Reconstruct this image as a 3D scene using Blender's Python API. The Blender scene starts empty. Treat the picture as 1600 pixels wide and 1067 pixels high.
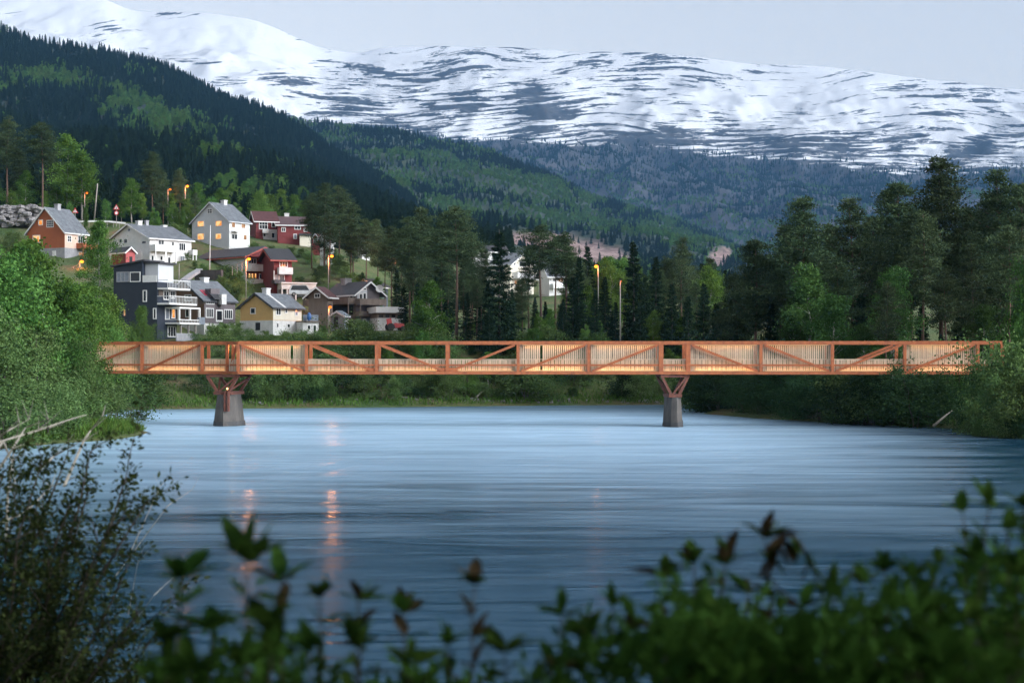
import bpy, math, random
import numpy as np
from mathutils import Vector, Matrix

# ------------------------------------------------------------------ camera, sky, sun, exposure
scene = bpy.context.scene
C = scene.collection
F, CX, HY, EYE = 2400.0, 800.0, 555.0, 6.4          # focal length in photo pixels, centre, eye level, eye height (m)
cam_d = bpy.data.cameras.new('camera'); cam = bpy.data.objects.new('camera', cam_d); C.objects.link(cam)
cam.location = (0, 0, EYE); cam.rotation_euler = (math.radians(90), 0, 0)
cam_d.lens = 54.0; cam_d.sensor_width = 36.0; cam_d.shift_y = 21.5/1600
cam_d.clip_start = 0.1; cam_d.clip_end = 40000
cam_d.dof.use_dof = True; cam_d.dof.focus_distance = 150; cam_d.dof.aperture_fstop = 2.3
scene.camera = cam

SUN_EL, SUN_AZ = 24.0, 116.0                        # azimuth clockwise from +Y (the view direction): behind, to the right
world = bpy.data.worlds.new('World'); scene.world = world; world.use_nodes = True
nt = world.node_tree; nt.nodes.clear()
sky = nt.nodes.new('ShaderNodeTexSky'); sky.sky_type = 'NISHITA'; sky.sun_disc = False
sky.sun_elevation = math.radians(SUN_EL); sky.sun_rotation = math.radians(SUN_AZ)
sky.air_density = 1.0; sky.dust_density = 2.2; sky.ozone_density = 2.0; sky.altitude = 100
hs = nt.nodes.new('ShaderNodeHueSaturation'); hs.inputs['Saturation'].default_value = 0.09
bg = nt.nodes.new('ShaderNodeBackground'); bg.inputs['Strength'].default_value = 0.079
wo = nt.nodes.new('ShaderNodeOutputWorld')
nt.links.new(sky.outputs[0], hs.inputs['Color']); nt.links.new(hs.outputs[0], bg.inputs['Color']); nt.links.new(bg.outputs[0], wo.inputs['Surface'])

sun_d = bpy.data.lights.new('sun', 'SUN'); sun = bpy.data.objects.new('sun', sun_d); C.objects.link(sun)
sun_d.energy = 1.5; sun_d.angle = math.radians(40); sun_d.color = (0.88, 0.94, 1.0)
_az, _el = math.radians(SUN_AZ), math.radians(SUN_EL)
_sd = Vector((math.sin(_az)*math.cos(_el), math.cos(_az)*math.cos(_el), math.sin(_el)))
sun.rotation_euler = (-_sd).to_track_quat('-Z', 'Y').to_euler()

vs = scene.view_settings
vs.view_transform = 'Standard'; vs.look = 'None'; vs.gamma = 1.0; vs.use_curve_mapping = False; vs.exposure = 1.56
cy = scene.cycles
cy.use_denoising = True
cy.max_bounces = 4; cy.diffuse_bounces = 2; cy.glossy_bounces = 2; cy.transmission_bounces = 2; cy.adaptive_threshold = 0.03; cy.volume_bounces = 0
cy.transparent_max_bounces = 4; cy.sample_clamp_indirect = 4.0; cy.caustics_reflective = False; cy.caustics_refractive = False

# ------------------------------------------------------------------ helpers
R = math.radians
def P(px, py, Y):
    """a measured photo position at a chosen distance -> world point"""
    return ((px-CX)/F*Y, Y, EYE-(py-HY)/F*Y)
def PX(px, Y): return (px-CX)/F*Y

def link(o): C.objects.link(o); return o
def thing(name, label, cat, loc=(0, 0, 0), rz=0, group=None):
    o = link(bpy.data.objects.new(name, None)); o.empty_display_size = 0.2
    o.location = loc; o.rotation_euler = (0, 0, rz)
    return tag(o, label, cat, group)
def tag(o, label=None, cat=None, group=None, kind=None):
    if label: o['label'] = label
    if cat: o['category'] = cat
    if group: o['group'] = group
    if kind: o['kind'] = kind
    return o
def mobj(name, me, mat=None, parent=None):
    o = link(bpy.data.objects.new(name, me))
    if mat is not None and not me.materials: me.materials.append(mat)
    if parent is not None: o.parent = parent
    return o
def copy_tree(root, label, group=None):
    r = root.copy(); link(r); r['label'] = label
    if group: r['group'] = group
    for ch in root.children:
        c = ch.copy(); link(c); c.parent = r
        for g in ch.children:
            d = g.copy(); link(d); d.parent = c
    return r

class MB:
    def __init__(s): s.v = []; s.f = []
    def add(s, v, f):
        n = len(s.v); s.v += [tuple(p) for p in v]; s.f += [tuple(i+n for i in q) for q in f]; return s
    def box(s, x0, x1, y0, y1, z0, z1):
        x0, x1 = sorted((x0, x1)); y0, y1 = sorted((y0, y1)); z0, z1 = sorted((z0, z1))
        return s.add([(x0,y0,z0),(x1,y0,z0),(x1,y1,z0),(x0,y1,z0),(x0,y0,z1),(x1,y0,z1),(x1,y1,z1),(x0,y1,z1)],
                     [(0,3,2,1),(4,5,6,7),(0,1,5,4),(1,2,6,5),(2,3,7,6),(3,0,4,7)])
    def bar(s, p, q, w, h, up=(0, 0, 1)):
        p, q = Vector(p), Vector(q); d = (q-p).normalized(); up = Vector(up)
        if abs(d.dot(up)) > 0.98: up = Vector((0, 1, 0))
        a = d.cross(up).normalized()*(w/2); b = a.cross(d).normalized()*(h/2)
        v = [p-a-b, p+a-b, p+a+b, p-a+b, q-a-b, q+a-b, q+a+b, q-a+b]
        return s.add(v, [(0,3,2,1),(4,5,6,7),(0,1,5,4),(1,2,6,5),(2,3,7,6),(3,0,4,7)])
    def tube(s, pts, rad, n=6, cap=True):
        pts = [Vector(p) for p in pts]; rings = []; ref = Vector((0.13, 0.98, 0.11))
        for i, p in enumerate(pts):
            d = (pts[min(i+1, len(pts)-1)]-pts[max(i-1, 0)])
            d = d.normalized() if d.length > 1e-9 else Vector((0, 0, 1))
            a = d.cross(ref)
            if a.length < 0.05: a = d.cross(Vector((1, 0, 0)))
            a.normalize(); b = d.cross(a)
            rings.append([p+(a*math.cos(k*2*math.pi/n)+b*math.sin(k*2*math.pi/n))*rad[i] for k in range(n)])
        v = [q for r in rings for q in r]
        f = [(i*n+k, i*n+(k+1) % n, (i+1)*n+(k+1) % n, (i+1)*n+k) for i in range(len(pts)-1) for k in range(n)]
        if cap: f += [tuple(range(n-1, -1, -1)), tuple((len(pts)-1)*n+k for k in range(n))]
        return s.add(v, f)
    def prism(s, poly, y0, y1):
        """polygon in (x,z) extruded along y"""
        n = len(poly)
        v = [(x, y0, z) for x, z in poly]+[(x, y1, z) for x, z in poly]
        return s.add(v, [tuple(range(n)), tuple(range(2*n-1, n-1, -1))]+[(i, i+n, (i+1) % n+n, (i+1) % n) for i in range(n)])
    def blob(s, c, r, rng, nu=7, nv=5, j=0.2):
        v = []; c = Vector(c)
        for i in range(nv+1):
            th = math.pi*i/nv
            for k in range(nu):
                ph = 2*math.pi*k/nu; q = 1+rng.uniform(-j, j)
                v.append((c.x+r[0]*q*math.sin(th)*math.cos(ph), c.y+r[1]*q*math.sin(th)*math.sin(ph), c.z+r[2]*q*math.cos(th)))
        f = [(i*nu+k, (i+1)*nu+k, (i+1)*nu+(k+1) % nu, i*nu+(k+1) % nu) for i in range(nv) for k in range(nu)]
        return s.add(v, f)
    def mesh(s, name, smooth=False):
        me = bpy.data.meshes.new(name); me.from_pydata(s.v, [], s.f); me.update()
        if smooth: me.polygons.foreach_set('use_smooth', [True]*len(me.polygons))
        return me
    def build(s, name, mat, parent=None, smooth=False): return mobj(name, s.mesh(name, smooth), mat, parent)

def np_mesh(name, V, Q, attrs=None, smooth=False):
    """V (n,3), Q (m,k) -> mesh, quick"""
    me = bpy.data.meshes.new(name); V = np.asarray(V, np.float32); Q = np.asarray(Q, np.int32); m, k = Q.shape
    me.vertices.add(len(V)); me.vertices.foreach_set('co', V.ravel())
    me.loops.add(m*k); me.loops.foreach_set('vertex_index', Q.ravel())
    me.polygons.add(m); me.polygons.foreach_set('loop_start', np.arange(0, m*k, k, dtype=np.int32))
    if smooth: me.polygons.foreach_set('use_smooth', np.ones(m, bool))
    for an, (dom, typ, val) in (attrs or {}).items():
        at = me.attributes.new(an, typ, dom)
        at.data.foreach_set('vector' if typ == 'FLOAT_VECTOR' else 'value', np.asarray(val, np.float32).ravel())
    me.update(calc_edges=True); me.validate(); return me

def _hash(ix, iy, seed):
    h = (ix.astype(np.int64)*374761393+iy.astype(np.int64)*668265263+seed*982451653) & 0x7fffffff
    h = ((h ^ (h >> 13))*1274126177) & 0x7fffffff
    return ((h ^ (h >> 16)) & 0xffff)/65535.0
def vnoise(x, y, seed=0):
    x = np.asarray(x, float); y = np.asarray(y, float); ix = np.floor(x); iy = np.floor(y); fx = x-ix; fy = y-iy
    fx = fx*fx*(3-2*fx); fy = fy*fy*(3-2*fy)
    a = _hash(ix, iy, seed); b = _hash(ix+1, iy, seed); c = _hash(ix, iy+1, seed); d = _hash(ix+1, iy+1, seed)
    return (a*(1-fx)+b*fx)*(1-fy)+(c*(1-fx)+d*fx)*fy
def fbm(x, y, seed=0, o=4):
    t = 0; a = 0.5
    for i in range(o): t = t+a*vnoise(np.asarray(x)*2**i, np.asarray(y)*2**i, seed+i*17); a *= 0.5
    return t/(1-0.5**o)

# ------------------------------------------------------------------ materials
def new_mat(name):
    m = bpy.data.materials.new(name); m.use_nodes = True; n = m.node_tree; n.nodes.clear()
    out = n.nodes.new('ShaderNodeOutputMaterial'); return m, n, out
def rgba(c): return (c[0], c[1], c[2], 1)
def mk(name, col, col2=None, rough=0.7, scale=2.0, bump=0.0, stretch=(1, 1, 1), lines=None, metal=0.0):
    """noise-mottled surface; lines=(axis, per metre) adds board or tile joints as fine relief"""
    m, n, out = new_mat(name); L = n.links.new
    b = n.nodes.new('ShaderNodeBsdfPrincipled'); b.inputs['Roughness'].default_value = rough; b.inputs['Metallic'].default_value = metal
    tc = n.nodes.new('ShaderNodeTexCoord'); mp = n.nodes.new('ShaderNodeMapping'); mp.inputs['Scale'].default_value = stretch
    L(tc.outputs['Object'], mp.inputs[0])
    no = n.nodes.new('ShaderNodeTexNoise'); no.inputs['Scale'].default_value = scale; no.inputs['Detail'].default_value = 5; no.inputs['Roughness'].default_value = 0.65
    L(mp.outputs[0], no.inputs['Vector'])
    rp = n.nodes.new('ShaderNodeValToRGB'); rp.color_ramp.elements[0].position = 0.3; rp.color_ramp.elements[1].position = 0.7
    c2 = col2 or tuple(x*0.72 for x in col)
    rp.color_ramp.elements[0].color = rgba(c2); rp.color_ramp.elements[1].color = rgba(col)
    L(no.outputs['Fac'], rp.inputs[0]); L(rp.outputs[0], b.inputs['Base Color'])
    hgt = no.outputs['Fac']
    if lines:
        wv = n.nodes.new('ShaderNodeTexWave'); wv.wave_type = 'BANDS'; wv.bands_direction = lines[0]; wv.wave_profile = 'SAW'
        wv.inputs['Scale'].default_value = lines[1]/2.0; wv.inputs['Distortion'].default_value = 0.0
        L(tc.outputs['Object'], wv.inputs['Vector']); hgt = wv.outputs['Fac']; bump = bump or 0.4
    if bump:
        bp = n.nodes.new('ShaderNodeBump'); bp.inputs['Strength'].default_value = bump; bp.inputs['Distance'].default_value = 0.03
        L(hgt, bp.inputs['Height']); L(bp.outputs[0], b.inputs['Normal'])
    L(b.outputs[0], out.inputs[0]); return m
def emit(name, col, st):
    m, n, out = new_mat(name); e = n.nodes.new('ShaderNodeEmission'); e.inputs[0].default_value = rgba(col); e.inputs[1].default_value = st
    n.links.new(e.outputs[0], out.inputs[0]); return m
def leafmat(name, c1, c2, transl=0.3, objvar=0.35):
    """per-leaf and per-plant variation of colour"""
    m, n, out = new_mat(name); L = n.links.new
    at = n.nodes.new('ShaderNodeAttribute'); at.attribute_name = 'rnd'
    rp = n.nodes.new('ShaderNodeValToRGB'); rp.color_ramp.elements[0].color = rgba(c1); rp.color_ramp.elements[1].color = rgba(c2)
    L(at.outputs['Fac'], rp.inputs[0])
    oi = n.nodes.new('ShaderNodeObjectInfo'); h = n.nodes.new('ShaderNodeHueSaturation')
    mr = n.nodes.new('ShaderNodeMapRange'); mr.inputs['To Min'].default_value = 1-objvar; mr.inputs['To Max'].default_value = 1+objvar
    L(oi.outputs['Random'], mr.inputs['Value']); L(mr.outputs[0], h.inputs['Value'])
    mr2 = n.nodes.new('ShaderNodeMapRange'); mr2.inputs['To Min'].default_value = 0.485; mr2.inputs['To Max'].default_value = 0.515
    mu = n.nodes.new('ShaderNodeMath'); mu.operation = 'MULTIPLY'; mu.inputs[1].default_value = 7.31
    fr = n.nodes.new('ShaderNodeMath'); fr.operation = 'FRACT'
    L(oi.outputs['Random'], mu.inputs[0]); L(mu.outputs[0], fr.inputs[0]); L(fr.outputs[0], mr2.inputs['Value']); L(mr2.outputs[0], h.inputs['Hue'])
    L(rp.outputs[0], h.inputs['Color'])
    d = n.nodes.new('ShaderNodeBsdfDiffuse'); t = n.nodes.new('ShaderNodeBsdfTranslucent'); mx = n.nodes.new('ShaderNodeMixShader')
    mx.inputs[0].default_value = transl
    L(h.outputs[0], d.inputs[0]); L(h.outputs[0], t.inputs[0]); L(d.outputs[0], mx.inputs[1]); L(t.outputs[0], mx.inputs[2])
    L(mx.outputs[0], out.inputs[0]); return m

M = {}
M['birch'] = leafmat('birch_leaves', (0.04, 0.095, 0.02), (0.15, 0.25, 0.055))
M['alder'] = leafmat('alder_leaves', (0.04, 0.10, 0.022), (0.15, 0.27, 0.07))
M['willow'] = leafmat('willow_leaves', (0.045, 0.09, 0.03), (0.17, 0.26, 0.09))
M['dkbirch'] = leafmat('dark_birch_leaves', (0.028, 0.07, 0.02), (0.09, 0.165, 0.05))  # deeper green for the right bank birches
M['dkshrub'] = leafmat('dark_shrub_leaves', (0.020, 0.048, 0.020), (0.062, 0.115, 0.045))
M['pine'] = leafmat('pine_needles', (0.020, 0.042, 0.025), (0.105, 0.145, 0.068), 0.1, 0.25)
M['spruce'] = leafmat('spruce_needles', (0.009, 0.022, 0.014), (0.036, 0.064, 0.034), 0.08, 0.25)
M['fgleaf'] = leafmat('bank_plant_leaves', (0.013, 0.036, 0.008), (0.055, 0.11, 0.02), 0.35)
M['fgred'] = leafmat('reddish_shoot_leaves', (0.022, 0.022, 0.012), (0.07, 0.05, 0.025), 0.3)
M['fgshrub'] = leafmat('bank_shrub_leaves', (0.010, 0.019, 0.007), (0.042, 0.052, 0.018), 0.3)
M['grass'] = leafmat('bank_grass', (0.05, 0.11, 0.02), (0.13, 0.22, 0.05), 0.3)
M['pinebark'] = mk('pine_bark', (0.15, 0.085, 0.055), (0.06, 0.045, 0.038), 0.9, 3, 0.6, (1, 1, 0.3))
M['bark'] = mk('grey_bark', (0.12, 0.10, 0.085), (0.05, 0.045, 0.04), 0.9, 3, 0.6, (1, 1, 0.3))
M['birchbark'] = mk('birch_bark', (0.50, 0.47, 0.42), (0.12, 0.11, 0.10), 0.8, 2.2, 0.3, (1, 1, 1.6))
M['twig'] = mk('dark_twig', (0.06, 0.045, 0.03), (0.03, 0.022, 0.018), 0.9, 20)
M['deadwood'] = mk('bleached_dead_wood', (0.42, 0.38, 0.32), (0.2, 0.18, 0.15), 0.9, 12)
M['steel'] = mk('weathering_steel', (0.50, 0.145, 0.048), (0.27, 0.08, 0.034), 0.75, 2.4, 0.15)
M['steeldark'] = mk('dark_weathering_steel', (0.20, 0.065, 0.04), (0.10, 0.04, 0.03), 0.8, 2.4, 0.2)
M['concrete'] = mk('old_concrete', (0.15, 0.13, 0.115), (0.05, 0.045, 0.042), 0.9, 0.9, 0.8, (1, 1, 0.35))
M['slat'] = mk('pale_wood_slat', (0.66, 0.52, 0.38), (0.45, 0.35, 0.25), 0.7, 3, 0.1, (1, 1, 0.2))
M['deck'] = mk('deck_planks', (0.25, 0.2, 0.15), None, 0.8, 2)
M['white'] = mk('white_boards', (0.80, 0.79, 0.78), (0.68, 0.67, 0.66), 0.6, 1.5, 0.25, lines=('Z', 6))
M['trim'] = mk('white_trim', (0.82, 0.81, 0.80), (0.72, 0.71, 0.7), 0.5, 3)
M['ltgrey'] = mk('light_grey_boards', (0.58, 0.59, 0.62), (0.52, 0.53, 0.56), 0.7, 1.0, 0.25, lines=('Z', 6))
M['orange'] = mk('orange_boards', (0.42, 0.12, 0.045), (0.36, 0.10, 0.04), 0.7, 1.0, 0.25, lines=('Z', 6))
M['lamplit_peach'] = mk('lamplit_peach_boards', (0.78, 0.55, 0.45), (0.7, 0.48, 0.38), 0.7, 1.0, 0.25, lines=('Z', 6))  # orange boards with lamplight put into the colour
M['navy'] = mk('navy_boards', (0.022, 0.03, 0.048), (0.016, 0.022, 0.035), 0.6, 1.0, 0.3, lines=('Z', 5))
M['brown'] = mk('brown_boards', (0.21, 0.125, 0.08), (0.17, 0.10, 0.065), 0.7, 1.0, 0.3, lines=('Z', 5))
M['mauve'] = mk('grey_mauve_boards', (0.16, 0.135, 0.145), (0.125, 0.105, 0.11), 0.7, 1.0, 0.3, lines=('Z', 5))
M['yellow'] = mk('yellow_boards', (0.66, 0.42, 0.17), (0.58, 0.36, 0.14), 0.7, 1.0, 0.25, lines=('Z', 6))
M['cream'] = mk('cream_boards', (0.72, 0.66, 0.54), (0.65, 0.6, 0.5), 0.7, 1.0, 0.25, lines=('Z', 6))
M['red'] = mk('deep_red_boards', (0.19, 0.028, 0.028), (0.14, 0.02, 0.02), 0.7, 1.0, 0.3, lines=('Z', 6))
M['pinkred'] = mk('pink_red_boards', (0.45, 0.10, 0.10), (0.36, 0.07, 0.07), 0.7, 1.0, 0.3, lines=('Z', 6))  # paler, pinker red than the deep red boards
M['fascia'] = mk('red_fascia', (0.40, 0.07, 0.05), None, 0.6, 1)
M['plaster'] = mk('white_plaster', (0.74, 0.73, 0.72), (0.5, 0.49, 0.48), 0.85, 0.7, 0.2)
M['bluegrey'] = mk('blue_grey_boards', (0.19, 0.22, 0.26), None, 0.7, 1, 0.3, lines=('Z', 5))
M['found'] = mk('grey_foundation', (0.40, 0.40, 0.42), (0.25, 0.25, 0.27), 0.9, 1.0, 0.3)
M['slate'] = mk('grey_slate', (0.20, 0.215, 0.235), (0.09, 0.10, 0.115), 0.55, 1.3, 0.5, (1, 1, 1), lines=('Y', 3))
M['darkroof'] = mk('dark_roof', (0.055, 0.055, 0.062), (0.035, 0.035, 0.04), 0.6, 1.3, 0.4, lines=('Y', 3))
M['redroof'] = mk('dark_red_roof', (0.12, 0.045, 0.045), (0.07, 0.03, 0.03), 0.6, 1.3, 0.4, lines=('Y', 3))
M['timber'] = mk('weathered_timber', (0.22, 0.17, 0.14), (0.14, 0.11, 0.09), 0.8, 2, 0.3, (1, 1, 0.3))
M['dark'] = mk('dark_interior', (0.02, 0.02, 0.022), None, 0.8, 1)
M['pole'] = mk('pale_pole', (0.36, 0.33, 0.30), (0.25, 0.22, 0.2), 0.6, 2)
M['signred'] = mk('sign_red', (0.55, 0.03, 0.03), None, 0.4, 1)
M['carpaint'] = mk('white_car_paint', (0.75, 0.75, 0.76), None, 0.25, 1)
M['tyre'] = mk('tyre_rubber', (0.02, 0.02, 0.02), None, 0.8, 3)
M['tractor'] = mk('tractor_red', (0.42, 0.05, 0.05), None, 0.4, 2)
M['blue'] = mk('blue_plastic', (0.05, 0.15, 0.4), None, 0.4, 2)
M['rock'] = mk('grey_rock', (0.34, 0.32, 0.32), (0.13, 0.12, 0.12), 0.9, 0.6, 0.5)
M['glass'] = mk('window_glass', (0.02, 0.025, 0.03), None, 0.08, 1)
M['glasspale'] = mk('window_with_blind', (0.25, 0.28, 0.33), None, 0.15, 1)
def litglass(name, c1, c2, st):
    m = emit(name, c1, st); n = m.node_tree; e = next(q for q in n.nodes if q.type == 'EMISSION')
    g = n.nodes.new('ShaderNodeNewGeometry'); no = n.nodes.new('ShaderNodeTexNoise'); no.inputs['Scale'].default_value = 1.1; no.inputs['Detail'].default_value = 2
    rp = n.nodes.new('ShaderNodeValToRGB'); rp.color_ramp.elements[0].position = 0.4; rp.color_ramp.elements[1].position = 0.6; rp.color_ramp.elements[0].color = rgba(c2); rp.color_ramp.elements[1].color = rgba(c1)
    n.links.new(g.outputs['Position'], no.inputs[0]); n.links.new(no.outputs['Fac'], rp.inputs[0]); n.links.new(rp.outputs[0], e.inputs[0]); return m
M['lit'] = litglass('lit_window', (1.0, 0.60, 0.26), (0.75, 0.25, 0.05), 0.42)
M['litdim'] = litglass('dim_lit_window', (0.9, 0.55, 0.34), (0.5, 0.25, 0.12), 0.28)
M['bulb'] = emit('sodium_lamp', (1.0, 0.20, 0.015), 2.0)
M['bulbsmall'] = emit('small_sodium_lamp', (1.0, 0.15, 0.012), 1.0)
M['led'] = emit('warm_light_strip', (1.0, 0.62, 0.3), 0.30)
M['darkrock'] = mk('dark_rubble_stone', (0.10, 0.095, 0.095), (0.035, 0.035, 0.035), 0.9, 0.8, 0.6)
M['skylight'] = mk('red_skylight_blind', (0.55, 0.05, 0.09), None, 0.3, 1)

def ground_mat():
    m, n, out = new_mat('grassy_ground'); L = n.links.new
    b = n.nodes.new('ShaderNodeBsdfPrincipled'); b.inputs['Roughness'].default_value = 0.95
    g = n.nodes.new('ShaderNodeNewGeometry')
    n1 = n.nodes.new('ShaderNodeTexNoise'); n1.inputs['Scale'].default_value = 0.13; n1.inputs['Detail'].default_value = 8; n1.inputs['Roughness'].default_value = 0.7
    n2 = n.nodes.new('ShaderNodeTexNoise'); n2.inputs['Scale'].default_value = 1.4; n2.inputs['Detail'].default_value = 6
    L(g.outputs['Position'], n1.inputs[0]); L(g.outputs['Position'], n2.inputs[0])
    r1 = n.nodes.new('ShaderNodeValToRGB'); e = r1.color_ramp.elements
    e[0].position = 0.34; e[0].color = (0.15, 0.105, 0.055, 1); e[1].position = 0.62; e[1].color = (0.05, 0.10, 0.022, 1)
    x = r1.color_ramp.elements.new(0.47); x.color = (0.10, 0.125, 0.035, 1)
    r2 = n.nodes.new('ShaderNodeValToRGB'); r2.color_ramp.elements[0].color = (0.5, 0.5, 0.5, 1); r2.color_ramp.elements[1].color = (1.35, 1.35, 1.35, 1)
    mx = n.nodes.new('ShaderNodeMix'); mx.data_type = 'RGBA'; mx.blend_type = 'MULTIPLY'; mx.inputs[0].default_value = 1
    L(n1.outputs['Fac'], r1.inputs[0]); L(n2.outputs['Fac'], r2.inputs[0]); L(r1.outputs[0], mx.inputs[6]); L(r2.outputs[0], mx.inputs[7])
    L(mx.outputs[2], b.inputs['Base Color'])
    bp = n.nodes.new('ShaderNodeBump'); bp.inputs['Strength'].default_value = 0.9; bp.inputs['Distance'].default_value = 0.4
    L(n2.outputs['Fac'], bp.inputs['Height']); L(bp.outputs[0], b.inputs['Normal']); L(b.outputs[0], out.inputs[0]); return m
def water_mat():
    m, n, out = new_mat('river_water'); L = n.links.new
    b = n.nodes.new('ShaderNodeBsdfGlossy'); b.inputs['Color'].default_value = (0.62, 0.85, 1.0, 1); df = n.nodes.new('ShaderNodeBsdfDiffuse')
    fn = n.nodes.new('ShaderNodeFresnel'); fn.inputs['IOR'].default_value = 1.33; fk = n.nodes.new('ShaderNodeMath'); fk.operation = 'MULTIPLY'; fk.inputs[1].default_value = 0.42; L(fn.outputs[0], fk.inputs[0])
    g = n.nodes.new('ShaderNodeNewGeometry')
    def noise(sx, sy, sc, det, dist=0.0, rot=0.0):
        mp = n.nodes.new('ShaderNodeMapping'); mp.inputs['Scale'].default_value = (sx, sy, 1); mp.inputs['Rotation'].default_value = (0, 0, rot)
        no = n.nodes.new('ShaderNodeTexNoise'); no.inputs['Scale'].default_value = sc; no.inputs['Detail'].default_value = det; no.inputs['Distortion'].default_value = dist
        L(g.outputs['Position'], mp.inputs[0]); L(mp.outputs[0], no.inputs[0]); return no.outputs['Fac']
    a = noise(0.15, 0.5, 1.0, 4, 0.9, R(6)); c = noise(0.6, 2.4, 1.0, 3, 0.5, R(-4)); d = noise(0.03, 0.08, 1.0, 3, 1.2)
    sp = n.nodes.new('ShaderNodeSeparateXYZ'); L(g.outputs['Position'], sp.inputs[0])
    my = n.nodes.new('ShaderNodeMapRange'); my.inputs['From Min'].default_value = 38; my.inputs['From Max'].default_value = 125; my.inputs['To Min'].default_value = -0.30; my.inputs['To Max'].default_value = 0.62; L(sp.outputs['Y'], my.inputs['Value'])  # paler with distance: aerated water plus sky reflection put into the diffuse colour
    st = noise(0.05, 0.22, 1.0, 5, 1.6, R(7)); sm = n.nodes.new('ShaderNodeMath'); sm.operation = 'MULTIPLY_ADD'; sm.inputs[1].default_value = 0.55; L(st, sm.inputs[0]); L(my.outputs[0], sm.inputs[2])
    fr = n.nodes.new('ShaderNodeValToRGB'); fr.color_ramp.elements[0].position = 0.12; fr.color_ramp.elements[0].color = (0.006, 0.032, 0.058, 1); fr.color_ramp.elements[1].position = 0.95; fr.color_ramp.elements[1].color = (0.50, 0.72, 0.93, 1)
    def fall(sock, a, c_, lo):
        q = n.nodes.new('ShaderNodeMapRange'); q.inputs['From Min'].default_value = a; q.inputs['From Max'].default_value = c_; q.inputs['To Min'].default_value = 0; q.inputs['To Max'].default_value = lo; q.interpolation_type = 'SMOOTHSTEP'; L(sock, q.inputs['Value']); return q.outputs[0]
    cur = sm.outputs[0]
    for f_ in (fall(sp.outputs['Y'], 160, 192, -0.55), fall(sp.outputs['X'], 14, 42, -0.75)):      # darker colour by the far and right banks, painted for their reflections
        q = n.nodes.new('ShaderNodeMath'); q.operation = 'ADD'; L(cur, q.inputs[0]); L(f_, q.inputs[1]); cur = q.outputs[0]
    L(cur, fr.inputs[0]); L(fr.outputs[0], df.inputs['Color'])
    ad = n.nodes.new('ShaderNodeMath'); ad.operation = 'MULTIPLY_ADD'; ad.inputs[1].default_value = 0.10; L(c, ad.inputs[0]); L(a, ad.inputs[2])
    bp = n.nodes.new('ShaderNodeBump'); bp.inputs['Strength'].default_value = 0.45; bp.inputs['Distance'].default_value = 0.5
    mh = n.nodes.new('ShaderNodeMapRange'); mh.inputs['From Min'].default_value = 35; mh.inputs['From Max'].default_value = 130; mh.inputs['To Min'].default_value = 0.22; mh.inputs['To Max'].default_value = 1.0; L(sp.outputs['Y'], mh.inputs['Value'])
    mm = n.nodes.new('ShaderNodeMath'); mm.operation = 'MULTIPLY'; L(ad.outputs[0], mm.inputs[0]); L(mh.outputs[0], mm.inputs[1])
    L(mm.outputs[0], bp.inputs['Height']); L(bp.outputs[0], b.inputs['Normal'])
    mr = n.nodes.new('ShaderNodeMapRange'); mr.inputs['From Min'].default_value = 0.35; mr.inputs['From Max'].default_value = 0.65
    mr.inputs['To Min'].default_value = 0.10; mr.inputs['To Max'].default_value = 0.26; L(d, mr.inputs['Value']); L(mr.outputs[0], b.inputs['Roughness']); L(bp.outputs[0], df.inputs['Normal'])
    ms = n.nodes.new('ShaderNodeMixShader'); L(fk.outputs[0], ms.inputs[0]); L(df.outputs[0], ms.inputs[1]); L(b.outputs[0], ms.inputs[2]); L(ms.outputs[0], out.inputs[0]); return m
def hill_mat(name, c1, c2, cut=None):
    m, n, out = new_mat(name); L = n.links.new
    b = n.nodes.new('ShaderNodeBsdfPrincipled'); b.inputs['Roughness'].default_value = 1.0
    g = n.nodes.new('ShaderNodeNewGeometry')
    n1 = n.nodes.new('ShaderNodeTexNoise'); n1.inputs['Scale'].default_value = 0.02; n1.inputs['Detail'].default_value = 8; n1.inputs['Roughness'].default_value = 0.7
    L(g.outputs['Position'], n1.inputs[0])
    r1 = n.nodes.new('ShaderNodeValToRGB'); r1.color_ramp.elements[0].position = 0.35; r1.color_ramp.elements[1].position = 0.65
    r1.color_ramp.elements[0].color = rgba(c1); r1.color_ramp.elements[1].color = rgba(c2); L(n1.outputs['Fac'], r1.inputs[0])
    at = n.nodes.new('ShaderNodeAttribute'); at.attribute_name = 'cut'
    n2 = n.nodes.new('ShaderNodeTexNoise'); n2.inputs['Scale'].default_value = 0.09; n2.inputs['Detail'].default_value = 6; L(g.outputs['Position'], n2.inputs[0])
    r2 = n.nodes.new('ShaderNodeValToRGB'); r2.color_ramp.elements[0].position = 0.35; r2.color_ramp.elements[1].position = 0.62
    r2.color_ramp.elements[0].color = (0.14, 0.085, 0.075, 1); r2.color_ramp.elements[1].color = (0.33, 0.23, 0.21, 1); L(n2.outputs['Fac'], r2.inputs[0])
    mx = n.nodes.new('ShaderNodeMix'); mx.data_type = 'RGBA'; L(at.outputs['Fac'], mx.inputs[0]); L(r1.outputs[0], mx.inputs[6]); L(r2.outputs[0], mx.inputs[7])
    L(mx.outputs[2], b.inputs['Base Color']); L(b.outputs[0], out.inputs[0]); return m
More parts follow.
